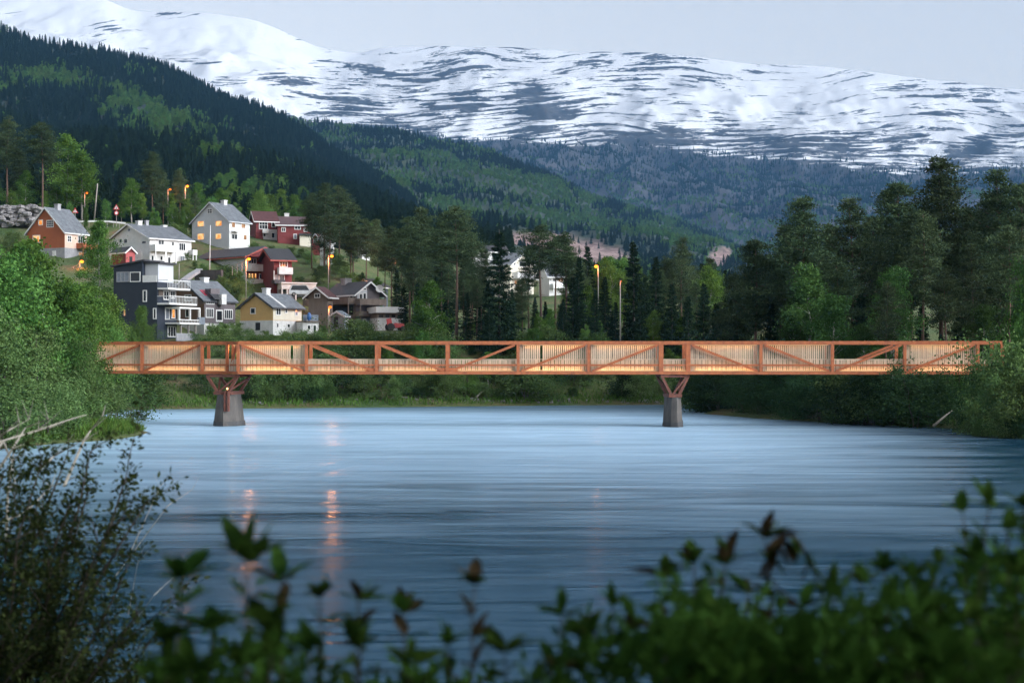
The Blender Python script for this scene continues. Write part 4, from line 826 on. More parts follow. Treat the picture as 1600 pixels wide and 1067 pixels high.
for p in (393.2, 403.2, 412.2, 423): h.bx('pillar', 'g', (p-0.8,448,p+0.8,472), 1.1, 1.4, 'plaster')
h = House('terraced_annex', 'smaller dark red terraced house stepping down beside the block', 428, 468, 284, 66, 'house')
h.body(408, 456, 405.5, 391.5, 'red', 'darkroof', 0.8, 3, barge='fascia', thick=0.35)
h.balcony('s', (433,418.5,454.5,429), 1.4, 'plaster'); h.bx('corner_post', 's', (427.2,423,428.8,441), 0.01, 0.25, 'trim'); h.win('s', (437,430,444,440), 'glass', 2); h.win('s', (431,430,434.5,441), 'glasspale'); h.win('s', (437,409,449,417), 'glass', 3)
h.bx('lean_to_roof', 's', (424,438,441,443.5), 0.01, 2.2, 'darkroof')
h = House('white_garage', 'low white garage wall with dark bays beside the red terraces', 440, 471, 280, 70, 'garage')
h.bx('wall', 's', (440,443,494,452), -4, 0, 'plaster'); h.bx('back_wall', 's', (440,452,494,468), -4, -3.2, 'found', z0=-2); h.bx('roof', 's', (439,441.5,495,443.2), -4.2, 0.3, 'trim')
for p in (441, 449, 462.5, 478, 493): h.bx('pillar', 's', (p-1,452,p+1,468), -0.5, -0.02, 'plaster', z0=-2)
h.bx('garage_door', 's', (450.5,453.5,461.5,466), -0.6, -0.5, 'bluegrey', z0=-1)

# navy house with terraces
h = House('navy_house', 'dark navy modern house with stacked white balconies by the bridge', 245.5, 531, 226, 24)
W = h.along('g', 177.5); L = h.along('s', 276); q = h.sg; z1 = h.hz('g', 0, 440.5)
MB().box(0, q*W, 0, L, -3, z1).build('lower_storeys', M['navy'], h.root)
zl = h.hz('g', W, 417); g1 = h.along('g', 222.5); zr = h.hz('g', g1, 408.5); L2 = L*0.9
up = MB().prism([(q*g1, z1-0.02), (q*W, z1-0.02), (q*W, zl), (q*g1, zr)], 0.004, L2).build('upper_storey', M['navy'], h.root)
MB().prism([(q*(g1-0.5), zr+0.06), (q*(W+0.35), zl-0.05), (q*(W+0.35), zl+0.16), (q*(g1-0.5), zr+0.28)], -0.35, L2+0.4).build('roof', M['darkroof'], h.root)
MB().box(q*(g1-0.05), q*(g1-2.4), 0.6, L2, z1, zr-0.35).build('terrace_room', M['ltgrey'], h.root)
MB().box(q*(g1+0.1), q*(g1-2.9), 0.3, L2+0.3, zr-0.34, zr-0.1).build('terrace_roof', M['darkroof'], h.root)
h.win('g', (183,425.5,201.5,440), 'glasspale', 3, 1, 'found'); h.win('g', (203.8,425.5,219,440), 'glass', 1, 1); h.win('g', (224,454,229,471), 'glass'); h.win('g', (240,482,244,498), 'glass'); h.win('g', (193,483,197,494), 'litdim', 1, 1, 'navy')
mb = MB(); h.put(mb, 'g', 0, g1-0.1, 0.02, 0.10, z1-0.02, z1+1.0); mb.build('parapet', M['trim'], h.root)
for i, (r, dep, rl) in enumerate((((246,439,281,453.5), 1.9, 'bars'), ((245.5,464,289,477), 2.2, 'bars'), ((258,500,291,507), 2.6, 'bars'))):
    b = h.balcony('s', r, dep, 'trim', 0.25, rail=rl)
h.bx('recess', 's', (248,454.5,276,463.5), 0.0, 0.04, 'timber'); h.win('s', (255,455,263,468), 'glass', 2, 1, off=0.04); h.win('s', (266,455,273,466), 'glass', 2, 1); h.win('s', (258,481,264,499), 'glasspale'); h.win('s', (268,483,273,497), 'lit'); h.win('s', (262,510,274,526), 'glass', 3)
h.bx('balcony_frame', 's', (257.6,480.5,291,483), 0.0, 2.6, 'trim'); h.bx('frame_post', 's', (257.6,483,259,501), 2.3, 2.6, 'trim'); h.bx('frame_post', 's', (289.6,483,291,501), 2.3, 2.6, 'trim'); h.bx('frame_post', 's', (275,483,276,501), 2.3, 2.6, 'trim')
for p in (264, 276, 287): h.bx('post', 's', (p-0.6,507,p+0.6,533), 2.0, 2.25, 'pole')
h.bx('privacy_screen', 's', (289,496,298,507), 2.2, 2.6, 'glasspale'); h.bx('terrace_wall', 's', (250,521,284,533), 2.8, 2.95, 'found')

# brown house
h = House('brown_house', 'brown gabled house with slate roof and red skylight', 319, 524, 238, 38)
h.body(258, 367.5, 469.5, 439.5, 'brown', 'slate', 0.4, 3, barge='darkroof', side='mauve', found=505, foundmat='plaster')
h.win('g', (289,461,299,470), 'glass', 2, 1); h.win('g', (290.5,483,297,495), 'glass', 1, 1); h.win('s', (321.5,470.8,334,475), 'glass', 4, 1, off=0.03); h.win('s', (321.5,482,333,496), 'glass', 4, 1, off=0.03); h.door('s', (337,484,347.5,503), 'trim', True, off=0.03); h.win('s', (350,484,362.5,498), 'glass', 4, 1, off=0.03); h.win('s', (321,508,326,516), 'glass', 2, 1, off=0.08)
h.chimney(319.5, 433.5, h.ridge_s(319.5), 1.0)
def on_roof(h, px, py, w, l, th, mat, name, lift=0.22):
    """a flat piece lying on the near roof slope, centred where the sight line meets it"""
    m = (h.hr-h.he)/(h.W/2); k = (px-CX)/F; kz = -(py-HY)/F; best = None
    for i in range(400):
        g = h.W/2*i/400; # solve for s at this g, compare height
        x = h.c[0]+h.G[0]*g; y = h.c[1]+h.G[1]*g; sd = (k*y-x)/(h.S[0]-k*h.S[1]); Yd = y+h.S[1]*sd; e = abs(EYE+kz*Yd-h.c[2]-(h.he+m*g+lift))
        if best is None or e < best[0]: best = (e, g, sd)
    _, g, sd = best; q = h.sg; n = math.hypot(1, m); dg = l/2/n
    return MB().prism([(q*(g-dg), h.he+m*(g-dg)+lift), (q*(g+dg), h.he+m*(g+dg)+lift), (q*(g+dg), h.he+m*(g+dg)+lift+th), (q*(g-dg), h.he+m*(g-dg)+lift+th)], sd-w/2, sd+w/2).build(name, M[mat], h.roof), g, sd
on_roof(h, 322, 458, 1.5, 1.5, 0.08, 'skylight', 'skylight')
_, g, sd = on_roof(h, 337, 462, 2.2, 2.6, 0.10, 'darkroof', 'dormer_roof', 0.9)
MB().box(h.sg*0.1, h.sg*1.5, sd-0.9, sd+0.9, h.he-0.3, h.he+1.9).build('dormer', M['mauve'], h.roof)
h.bx('white_flue', 's', (338.5,460,346,476), 0.45, 1.2, 'plaster')

# yellow house
h = House('yellow_house', 'pale yellow gabled house on a white basement behind the bridge', 426.5, 524, 232, 33)
h.body(375.7, 471, 479.5, 459.8, 'yellow', 'slate', 0.5, 3, barge='darkroof', found=500.5, foundmat='plaster')
h.put(MB(), 's', 0.02, h.L, 0, 0.03, h.hz('s', 1, 500), h.he-0.02).build('side_skin', M['cream'], h.root)
h.win('g', (392,481.5,399,490), 'glass'); h.door('g', (400,504,407,516), 'dark', off=0.06); h.win('s', (431,481.5,438,492), 'glass', 2, 1, off=0.03); h.win('s', (445,483,448.2,489), 'glass', off=0.03); h.win('s', (460.6,482.5,464.5,493), 'glasspale', off=0.03)
for r in ((431.5,504.5,434.5,512), (448,506,452.3,512), (462.5,506,465.6,513.5)): h.win('s', r, 'glass', off=0.06)
h.chimney(421, 450, h.ridge_s(416), 0.9); on_roof(h, 432, 470, 0.5, 4.4, 0.05, 'plaster', 'roof_flashing')
h2 = House('terrace_annex', 'white annex with a roof terrace beside the yellow house', 473, 527, 234, 60, 'annex')
h2.bx('wall', 's', (473,503,498,526), -3.5, 0, 'plaster', z0=-2); h2.bx('terrace_deck', 's', (472,501.5,499,503.2), -3.6, 0.3, 'timber'); h2.bx('glass_screen', 's', (473,492,497,501.5), 0.1, 0.15, 'glasspale'); h2.win('s', (480,508,485,515), 'glass'); h2.win('s', (489,508,494,520), 'glass')

# dark chalet with the long balcony
h = House('dark_chalet', 'dark brown chalet with wide balcony and white gable edges', 556, 514, 252, 40, mir=True)
h.body(593, 513, 457, 441.8, 'mauve', 'darkroof', 0.9, 3)
h.win('g', (566,450,572,453.5), 'glass'); h.bx('white_wall', 'g', (558,453.5,573.5,468), 0.0, 0.05, 'ltgrey'); h.win('g', (561,459,565.5,467.5), 'glass', off=0.05); h.win('g', (567,458,571.5,467.5), 'glass', off=0.05); h.win('s', (522,459.5,528,463.5), 'glasspale'); h.door('s', (533,459,538,468), 'timber'); h.win('s', (547,459,552,467), 'glass')
h.balcony('g', (553,467.5,594,477), 1.8, 'timber', posts=-2); h.balcony('s', (487,467,558,477), 1.8, 'timber', posts=-2)
h.bx('dark_panel', 's', (500,478,552,492), 0.0, 0.03, 'dark'); h.bx('lower_balcony', 'g', (552,487,590,495), 0.01, 1.6, 'timber'); h.bx('lower_wall', 'g', (557,495,590,513), 0.01, 1.0, 'bluegrey', z0=-2); h.win('g', (579,498,584,508), 'glass', off=1.0); h.win('g', (562,499,566,505), 'glass', off=1.0)  # dark panel lies flat on the wall, no opening behind
h.chimney(541, 435, h.ridge_s(541), 1.3, 'rock')
h = House('chalet_wing', 'low chalet wing with small white-edged gable on its left', 512, 514, 249, 24, 'house')
h.body(482, 520, 462, 450, 'timber', 'redroof', 0.7, 3); h.win('g', (492,459,500,465), 'glass', 2)
h = House('garden_shed', 'small blue grey garden shed under the dark chalet', 538, 514, 243, 28, 'shed')
h.body(517, 544, 494, 487.5, 'bluegrey', 'bluegrey', 0.3, 2, barge='ltgrey'); h.door('g', (522,495,528.5,511), 'dark'); h.win('s', (540.5,499,543,505), 'glass')
h = House('flat_roof_garage', 'white flat roofed garage with dark window strip by the wood', 590, 517, 247, 72, 'garage')
h.bx('wall', 's', (590,497,630,516), -6, 0, 'plaster', z0=-2); h.bx('window_wall', 's', (590.5,488.5,630,497), -6, -0.3, 'timber'); h.bx('roof', 's', (586.5,479.5,633,488.8), -6.3, 0.5, 'trim')
for r in ((592,491,600,496.5), (602,491,609.5,496.5), (611.5,491,619,496.5), (621,491,628.5,496.5)): h.win('s', r, 'glass', 1, 1, 'timber', off=-0.3)
h = House('grey_house', 'blue grey house rising behind the dark chalet', 594, 480, 272, 60, mir=False)
h.body(552, 606, 449.5, 437.5, 'bluegrey', 'darkroof', 0.6, 4); h.win('s', (597,455,601,460), 'glass')

# houses among the trees
h = House('pale_house', 'cream house with slate roof seen between the trees', 797, 474, 328, 62, mir=True)
h.body(834, 765, 413, 396.5, 'cream', 'slate', 0.6, 3)
h.win('g', (801.5,408.5,805,414.5), 'glass'); h.win('g', (811,409,820.5,416.5), 'glass', 2); h.balcony('g', (800,427,834,437), 1.4, 'trim'); h.win('g', (812,438,820,446), 'litdim'); h.win('g', (822,446,828,454), 'glass'); h.win('g', (803,438,808,446), 'litdim')
h = House('white_longhouse', 'white house with dark roof highest among the pines', 742, 420, 352, 75)
h.body(733, 792, 393, 384.5, 'white', 'darkroof', 0.5, 4); h.win('s', (750,396,756,402), 'glass'); h.win('s', (770,396,778,402), 'glass', 2)
h = House('low_white_house', 'low white house with glowing porch left of the lit street lamp', 858, 464, 326, 66)
h.body(842, 889, 429, 410, 'white', 'slate', 0.7, 3); h.win('s', (863,433,868,440), 'glass'); h.win('s', (872,433,884,441), 'litdim', 3); h.balcony('s', (860,444,888,451), 1.5, 'trim', posts=-2)
h = House('hidden_white_house', 'sliver of a white house behind the tall dark pines', 566, 405, 345, 50)
h.body(558, 578, 384, 372, 'white', 'slate', 0.4, 4); h.win('s', (570,388,574,394), 'glass')
# ------------------------------------------------------------------ the footbridge
ZB, ZT, ZM = 4.69, 7.66, 5.52
def on_line(a, b, px):
    k = (px-CX)/F; (ax, ay), (bx, by) = a, b; t = (k*ay-ax)/((bx-ax)-k*(by-ay)); return (ax+(bx-ax)*t, ay+(by-ay)*t)
mainA = (PX(372, 138.0), 138.0); mainB = (PX(1566, 136.0), 136.0)
leftA = (PX(355, 139.2), 139.2); leftB = (PX(120, 144.0), 144.0)
bridge = thing('footbridge', 'rust red steel truss footbridge with pale wood slat screens across the river', 'bridge', (mainA[0], mainA[1], 0))
BO = Vector((mainA[0], mainA[1], 0))
def bpart(name, mb, mat, parent=None): return mb.build(name, M[mat], parent or bridge)
def loc(p, z, off=0.0): return Vector((p[0], p[1]+off, z))-BO
brng = random.Random(7)
slat_hi = MB().box(-0.055, 0.055, -0.02, 0.02, 0, 1).mesh('slat'); slat_hi.materials.append(M['slat'])
def truss(line, bays, ends):
    a, b = line
    pts = sorted({p for bb in bays for p in bb[:2]})
    p0, p1 = on_line(a, b, ends[0]), on_line(a, b, ends[1])
    for off in (0.0, 3.0):
        bpart('top_chord', MB().bar(loc(p0, ZT-0.15, off), loc(p1, ZT-0.15, off), 0.28, 0.30), 'steel')
        bpart('bottom_chord', MB().bar(loc(p0, ZB+0.13, off), loc(p1, ZB+0.13, off), 0.28, 0.26), 'steel')
        if off == 0: bpart('middle_rail', MB().bar(loc(p0, ZM, off-0.02), loc(p1, ZM, off-0.02), 0.14, 0.17), 'steel')
        for px in pts:
            q = on_line(a, b, px); w = 0.40 if px in (1033, 1075.3) else 0.27
            bpart('post', MB().box(q[0]-BO.x-w/2, q[0]-BO.x+w/2, q[1]-BO.y+off-0.125, q[1]-BO.y+off+0.125, ZB+0.255, ZT-0.295), 'steel')
        for x0, x1, dg, hi in bays:
            q0, q1 = on_line(a, b, x0), on_line(a, b, x1); e = 0.30/(math.dist(q0, q1)); l = Vector((q0[0], q0[1])).lerp(Vector((q1[0], q1[1])), e); r = Vector((q1[0], q1[1])).lerp(Vector((q0[0], q0[1])), e)
            if dg:
                zl, zr = (ZB+0.30, ZT-0.34) if dg > 0 else (ZT-0.34, ZB+0.30)
                bpart('diagonal', MB().bar(loc(l, zl, off-0.005), loc(r, zr, off-0.005), 0.20, 0.26, (0, -1, 0)), 'steel')
    bpart('deck', MB().bar(loc(p0, ZB+0.22, 1.5), loc(p1, ZB+0.22, 1.5), 2.7, 0.14), 'deck')
    for x0, x1, dg, hi in bays:
        q0, q1 = on_line(a, b, x0), on_line(a, b, x1); ln = math.dist(q0, q1); ztop = ZT-0.31 if hi else ZB+1.36
        fr = MB().bar(loc(q0, ztop-0.04, 0.36), loc(q1, ztop-0.04, 0.36), 0.07, 0.08).bar(loc(q0, ZB+0.34, 0.36), loc(q1, ZB+0.34, 0.36), 0.06, 0.08)
        pan = bpart('screen' if hi else 'railing', fr, 'slat'); step = 0.178; n = int(ln/step)
        lo = MB(); d = ((q1[0]-q0[0])/ln, (q1[1]-q0[1])/ln)
        for k in range(n):
            if brng.random() < 0.001: continue
            u = (k+0.5)*ln/n; x = q0[0]+d[0]*u-BO.x+brng.gauss(0, 0.005); y = q0[1]+d[1]*u-BO.y+0.30+brng.gauss(0, 0.004); w = brng.uniform(0.95, 1.25)
            if hi:
                o = mobj('slat', slat_hi, None, pan); o.location = (x, y, ZB+0.29); o.scale = (w, 1, ztop-ZB-0.31); o.rotation_euler = (0, 0, brng.gauss(0, 0.10))
            else: lo.box(x-0.055*w, x+0.055*w, y-0.02, y+0.02, ZB+0.29, ztop-0.082)
        if not hi: tag(lo.build('slats', M['slat'], pan), kind='stuff')
        # the far side screen
        qa, qb = loc(q0, 0, 2.66), loc(q1, 0, 2.66); far = MB(); nf = int(ln/0.3)
        hi_far = False
        for k in range(nf):
            c = qa.lerp(qb, (k+0.5)/nf); far.box(c.x-0.06, c.x+0.06, c.y-0.02, c.y+0.02, ZB+0.29, ZB+1.30)
        far.bar(qa+Vector((0, 0, ZB+1.34)), qb+Vector((0, 0, ZB+1.34)), 0.08, 0.07); tag(bpart('far_railing', far, 'slat'), kind='stuff')
        # light strips between truss and slats
        en = brng.uniform(0.5, 1.7)*(1.0 if hi else 0.45); mid = (loc(q0, 0)+loc(q1, 0))/2; rz = math.atan2(q1[1]-q0[1], q1[0]-q0[0])
        for zz, tz, k in ((ZT-0.36, -1, 0.55), (ZB+0.31, 1, 1.0)):
            if not hi and tz < 0: continue
            st = MB().bar(loc(q0, zz, 0.05).lerp(mid+Vector((0, 0.05, zz)), 0.12), loc(q1, zz, 0.05).lerp(mid+Vector((0, 0.05, zz)), 0.12), 0.05, 0.04)
            fx = bpart('light_strip', st, 'led')
            ld = bpy.data.lights.new('strip_light', 'AREA'); ld.shape = 'RECTANGLE'; ld.size = ln*0.8; ld.size_y = 0.06; ld.color = (1.0, 0.53, 0.21); ld.energy = STRIP*en*k*ln/6
            lo_ = link(bpy.data.objects.new('strip_light', ld)); lo_.parent = fx; lo_.location = mid+Vector((0, 0.085, zz+(0.03 if tz > 0 else -0.03)))
            lo_.rotation_euler = (math.atan2(0.22, -tz*(1.1 if hi else 0.5)), 0, rz)
STRIP = 9.5
truss((mainA, mainB), [(372,479,-1,1),(479,588.3,-1,0),(588.3,698.7,-1,0),(698.7,809.6,1,0),(809.6,920.2,1,1),(920.2,1033,1,1),(1033,1075.3,0,0),(1075.3,1188.8,-1,1),(1188.8,1300.6,-1,1),(1300.6,1413.6,1,0),(1413.6,1527.6,1,1),(1527.6,1566,0,0)], (372,1566))
truss((leftA, leftB), [(120,222,1,1),(222,316,1,1),(316,355,0,0)], (120,355))
# the kink over the left pier
for z, w, nm in ((ZT-0.15, 0.28, 'top_chord'), (ZB+0.13, 0.26, 'bottom_chord'), (ZM, 0.16, 'middle_rail')): bpart(nm, MB().bar(loc(leftA, z), loc(mainA, z), 0.22, w*0.98), 'steel')
bpart('diagonal', MB().bar(loc(leftA, ZB+0.3)+Vector((0.2, -0.03, 0)), loc(mainA, ZT-0.34)+Vector((-0.1, -0.03, 0)), 0.18, 0.2, (0, -1, 0)), 'steel')
kn = MB(); [kn.box(-0.95+k*0.16, -0.86+k*0.16, 0.75-0.1*k, 0.79-0.1*k, ZB+0.29, ZB+1.36) for k in range(6)]; bpart('kink_screen', kn, 'slat')
kl = bpart('light_strip', MB().box(-0.7, -0.4, 1.5, 1.56, ZT-0.4, ZT-0.34), 'led')
ld = bpy.data.lights.new('lamp_light', 'POINT'); ld.energy = 18; ld.color = (1, 0.45, 0.12); ld.shadow_soft_size = 0.1; o = link(bpy.data.objects.new('lamp_light', ld)); o.parent = kl; o.location = (-0.8, 1.4, ZT-0.6)
for px in (578.5, 690, 708): # gusset plates at the feet of the open diagonals
    q = on_line(mainA, mainB, px); s = 1 if px != 708 else -1
    bpart('gusset_plate', MB().prism([(q[0]-BO.x-0.55*s, ZB+0.24), (q[0]-BO.x+0.45*s, ZB+0.24), (q[0]-BO.x+0.45*s, ZM-0.25), (q[0]-BO.x-0.1*s, ZM-0.25)], q[1]-BO.y-0.05, q[1]-BO.y+0.05), 'steel')

def pier(label, px, Y, top_w, bot_w, z_top, steel_w, lamp=False, face_w=1.0):
    c = (PX(px, Y), Y+1.5); root = thing('bridge_pier', label, 'pier', (c[0], c[1], 0), R(-14 if lamp else 4), 'piers of the footbridge'); n = 8; rings = []
    mb = MB(); t, b = top_w/2, bot_w/2
    prof = lambda w, z, dy: [(-w*0.55, -dy, z), (w*0.2, -dy*1.12, z), (w, -dy*0.55, z), (w, dy*0.55, z), (w*0.2, dy*1.1, z), (-w*0.55, dy, z), (-w, dy*0.45, z), (-w, -dy*0.45, z)]
    prr = random.Random(px)
    zs = [-2.0, 0.0, z_top*0.33, z_top*0.66, z_top]
    for i, z in enumerate(zs):
        f = (z+2)/(z_top+2); w = b*1.12+(t-b*1.12)*f; rings += [(x+prr.gauss(0, 0.02), y+prr.gauss(0, 0.02), zz) for x, y, zz in prof(w, z, 1.75-0.35*f)]
    f_ = [(i*n+k, i*n+(k+1) % n, (i+1)*n+(k+1) % n, (i+1)*n+k) for i in range(len(zs)-1) for k in range(n)]+[tuple((len(zs)-1)*n+k for k in range(n))]
    mb.add(rings, f_); mb.build('concrete_pillar', M['concrete'], root)
    wet = MB(); wr = [q for z in (-1.9, 0.12, 0.42) for q in [(x*1.004, y*1.004, zz+(prr.gauss(0, 0.07) if z > 0.3 else 0)) for x, y, zz in prof((b*1.12+(t-b*1.12)*((z+2)/(z_top+2)))+0.03, z, 1.78-0.35*((z+2)/(z_top+2)))]]
    wet.add(wr, [(i*n+k, i*n+(k+1) % n, (i+1)*n+(k+1) % n, (i+1)*n+k) for i in range(2) for k in range(n)]); wet.build('wet_tide_band', M['darkrock'], root)
    MB().box(-t*0.95, t*0.95, -1.5, 1.5, z_top+0.004, z_top+0.28).build('base_plate', M['steeldark'], root)
    for dy in (-1.35, 1.35):
        for sx in (-1, 1): MB().bar((sx*t*0.55, dy, z_top+0.2), (sx*steel_w/2, dy, ZB-0.25), 0.22, 0.24, (0, 1, 0)).build('strut', M['steeldark'], root)
        MB().bar((-steel_w/2-0.15, dy, ZB-0.16), (steel_w/2+0.15, dy, ZB-0.16), 0.2, 0.2).build('cross_beam', M['steeldark'], root)
    for sx in (-1, 1):
        MB().bar((sx*t*0.5, -1.3, z_top+0.25), (sx*steel_w/2, 1.3, ZB-0.3), 0.16, 0.16).build('brace', M['steeldark'], root)
        MB().box(sx*steel_w/2-0.16, sx*steel_w/2+0.16, -1.5, 1.5, ZB-0.06, ZB-0.004).build('bearing', M['dark'], root)
    MB().bar((-t*0.4, -1.4, z_top+0.25), (steel_w/2-0.2, -1.4, ZB-0.3), 0.14, 0.14, (0, 1, 0)).build('brace', M['steeldark'], root)
    if lamp:
        for sx in (0.42, 0.78): MB().box(t*sx-0.08, t*sx+0.08, -1.78, -1.5, z_top-1.5, z_top+0.3).build('steel_strap', M['steeldark'], root)
        l = MB().blob((t*0.72, -1.75, z_top+0.55), (0.10, 0.10, 0.10), random.Random(1), 8, 6, 0).build('pier_lamp', emit('pier_lamp_glow', (1, 0.6, 0.25), 1.2), root)
pier('concrete pier with rusty steel fork and lamp, nearer the left bank', 353, 138.5, 1.75, 2.55, 2.85, 2.9, True)
pier('dark concrete pier with rusty steel fork, nearer the right bank', 1053.5, 136.8, 1.25, 1.6, 2.65, 2.3)
# ------------------------------------------------------------------ street lamps, poles, signs, cars
def lamp_light(parent, loc, en, r=0.25):
    ld = bpy.data.lights.new('lamp_light', 'POINT'); ld.energy = en*0.2; ld.color = (1.0, 0.27, 0.07); ld.shadow_soft_size = r
    o = link(bpy.data.objects.new('lamp_light', ld)); o.parent = parent; o.location = loc
def street_lamp(label, px, lit_py, base_py, Y, en=900, pole='pole', bulb='bulb', size=0.30, arm=0.5, both=False):
    x, y, zt = P(px, lit_py, Y); zb = EYE-(base_py-HY)/F*Y; h = zt-zb; t = thing('street_lamp', label, 'street lamp', (x-arm, y, zb), 0, 'lit street lamps')
    p = MB().tube([(0, 0, -1.5), (0, 0, h*0.5), (0, 0, h+0.1)], [0.09, 0.075, 0.06], 8).build('pole', M[pole], t, True)
    MB().tube([(0, 0, h+0.05), (arm*0.5, -0.05, h+0.32), (arm*0.9, -0.1, h+0.22)], [0.035, 0.03, 0.03], 6).build('arm', M['dark'], t)
    hd = MB().box(arm-0.25, arm+0.25, -0.22, 0.06, h+0.22, h+0.3).build('lamp_head', M['dark'], t)
    MB().blob((arm, -0.1, h-0.05), (size, size, size*0.75), random.Random(2), 10, 7, 0).build('bulb', M[bulb], hd, True)
    lamp_light(hd, (arm, -0.1, h-0.05-size-0.05), en)
street_lamp('lit orange street lamp on a pale pole above the chalet roof', 518.5, 400, 446, 272, 4200, arm=0.6)
street_lamp('lit orange street lamp before the red terraced block', 389, 404.5, 470, 262, 3600, arm=0.5)
street_lamp('lit orange street lamp right of the pale houses among the trees', 931.5, 416, 470, 234, 500, arm=-0.3)
street_lamp('lit lamp by the hand rail below the orange house', 128, 408.5, 425, 284, 900, size=0.36)
street_lamp('lit lamp glowing through the left bank foliage', 24, 413, 470, 150, 120, size=0.2)
street_lamp('right one of two lamps high in the pines above the village', 293, 291, 345, 330, 1500)
street_lamp('left, fainter lamp of two high in the pines', 266, 296, 345, 338, 500, bulb='bulbsmall', size=0.25)
street_lamp('red glowing lamp beside the leaning pole on the upper road', 136, 301.5, 345, 328, 500, bulb='bulbsmall', size=0.24)
street_lamp('small lamp deep in the pine wood beside the grass slope', 622, 401, 440, 268, 500, bulb='bulbsmall', size=0.24)
street_lamp('tall thin wooden lamp post among the spruces with a dim lamp', 970.5, 439, 518, 206, 60, bulb='bulbsmall', size=0.07, arm=0.12)
street_lamp('low orange lamp under the chalet balcony', 516, 479.5, 512, 238, 500, bulb='bulbsmall', size=0.26, arm=0.25)

def pole_thing(name, label, cat, pts, rad, mat):
    b = Vector(pts[0]); t = MB().tube([Vector(p)-b for p in pts], rad, 8).build(name, M[mat], None, True); t.location = b; return tag(t, label, cat)
pole_thing('flag_pole', 'slim white flag pole before the tall white house', 'flag pole', [P(327.5,424,272), P(328.8,352,272)], [0.09, 0.05], 'trim')
pole_thing('utility_pole', 'leaning pale utility pole beside the upper road', 'pole', [P(147,347,328), P(152.5,287,326)], [0.17, 0.12], 'pole')
pole_thing('lit_post', 'thin post lit orange left of the footpath', 'post', [P(279.5,440,258), P(280,412,258)], [0.09, 0.07], 'pole')
def warning_sign(label, px, top, base, Y, both):
    x, y, z = P(px, base, Y); h = (base-top)/F*Y; t = thing('road_sign', label, 'road sign', (x, y, z), 0, 'red and white warning signs')
    MB().tube([(0, 0, -1), (0, 0, h)], [0.06, 0.06], 6).build('post', M['pole'], t)
    tri = lambda r, d: [(-r, -0.5*r+d), (r, -0.5*r+d), (0, 1.15*r+d)]
    MB().prism(tri(0.72, h-0.7), -0.10, -0.065).build('triangle_plate', M['signred'], t); MB().prism(tri(0.42, h-0.68), -0.13, -0.105).build('triangle_face', M['trim'], t)
    MB().box(-0.07, 0.07, -0.15, -0.135, h-0.85, h-0.45).build('symbol', M['dark'], t)
    if both:
        c = [(math.cos(a*math.pi/8)*0.48, math.sin(a*math.pi/8)*0.48+h-1.75) for a in range(16)]; MB().prism(c, -0.10, -0.066).build('round_plate', M['signred'], t)
        c = [(math.cos(a*math.pi/8)*0.30, math.sin(a*math.pi/8)*0.30+h-1.75) for a in range(16)]; MB().prism(c, -0.13, -0.105).build('round_face', M['trim'], t)
warning_sign('red warning triangle over a round sign on the upper road', 182, 320, 347, 322, True)
warning_sign('single red warning triangle behind the orange roof', 117.5, 325.5, 342, 326, False)
gr = thing('guard_rail', 'pale steel guard rail along the upper road', 'guard rail', P(125, 349, 324))
b0 = Vector(P(125, 349, 324)); gp = [Vector(P(p, q, 324))-b0 for p, q in ((120,346.5),(145,345.8),(170,346.2),(196,349))]
gm_ = MB()
for a_, b_ in zip(gp, gp[1:]): gm_.bar(a_, b_, 0.06, 0.35)
gm_.build('rail', M['trim'], gr)
for i in range(9):
    q_ = gp[0].lerp(gp[3], i/8); MB().box(q_.x-0.05, q_.x+0.05, 0.05, 0.15, q_.z-1.2, q_.z+0.1).build('post', M['pole'], gr)
def rails(label, name, a, b, Y, mat='timber', lit=False):
    p0, p1 = Vector(P(a[0], a[1], Y)), Vector(P(b[0], b[1], Y-6)); t = thing(name, label, 'railing', p0); d = p1-p0
    for k in (0.5, 1.0): MB().bar(Vector((0, 0, k)), d+Vector((0, 0, k)), 0.07, 0.07).build('rail', M[mat], t)
    for k in range(4): q = d*(k/3); MB().box(q.x-0.04, q.x+0.04, q.y-0.04, q.y+0.04, q.z-0.6, q.z+1.05).build('post', M[mat], t)
rails('wooden hand rail lit orange below the orange house', 'hand_rail', (92,436), (126,420), 288, 'lamplit_peach')
rails('pale hand rail running up to the red terraced block', 'hand_rail', (363,425), (386,416), 270, 'pole')
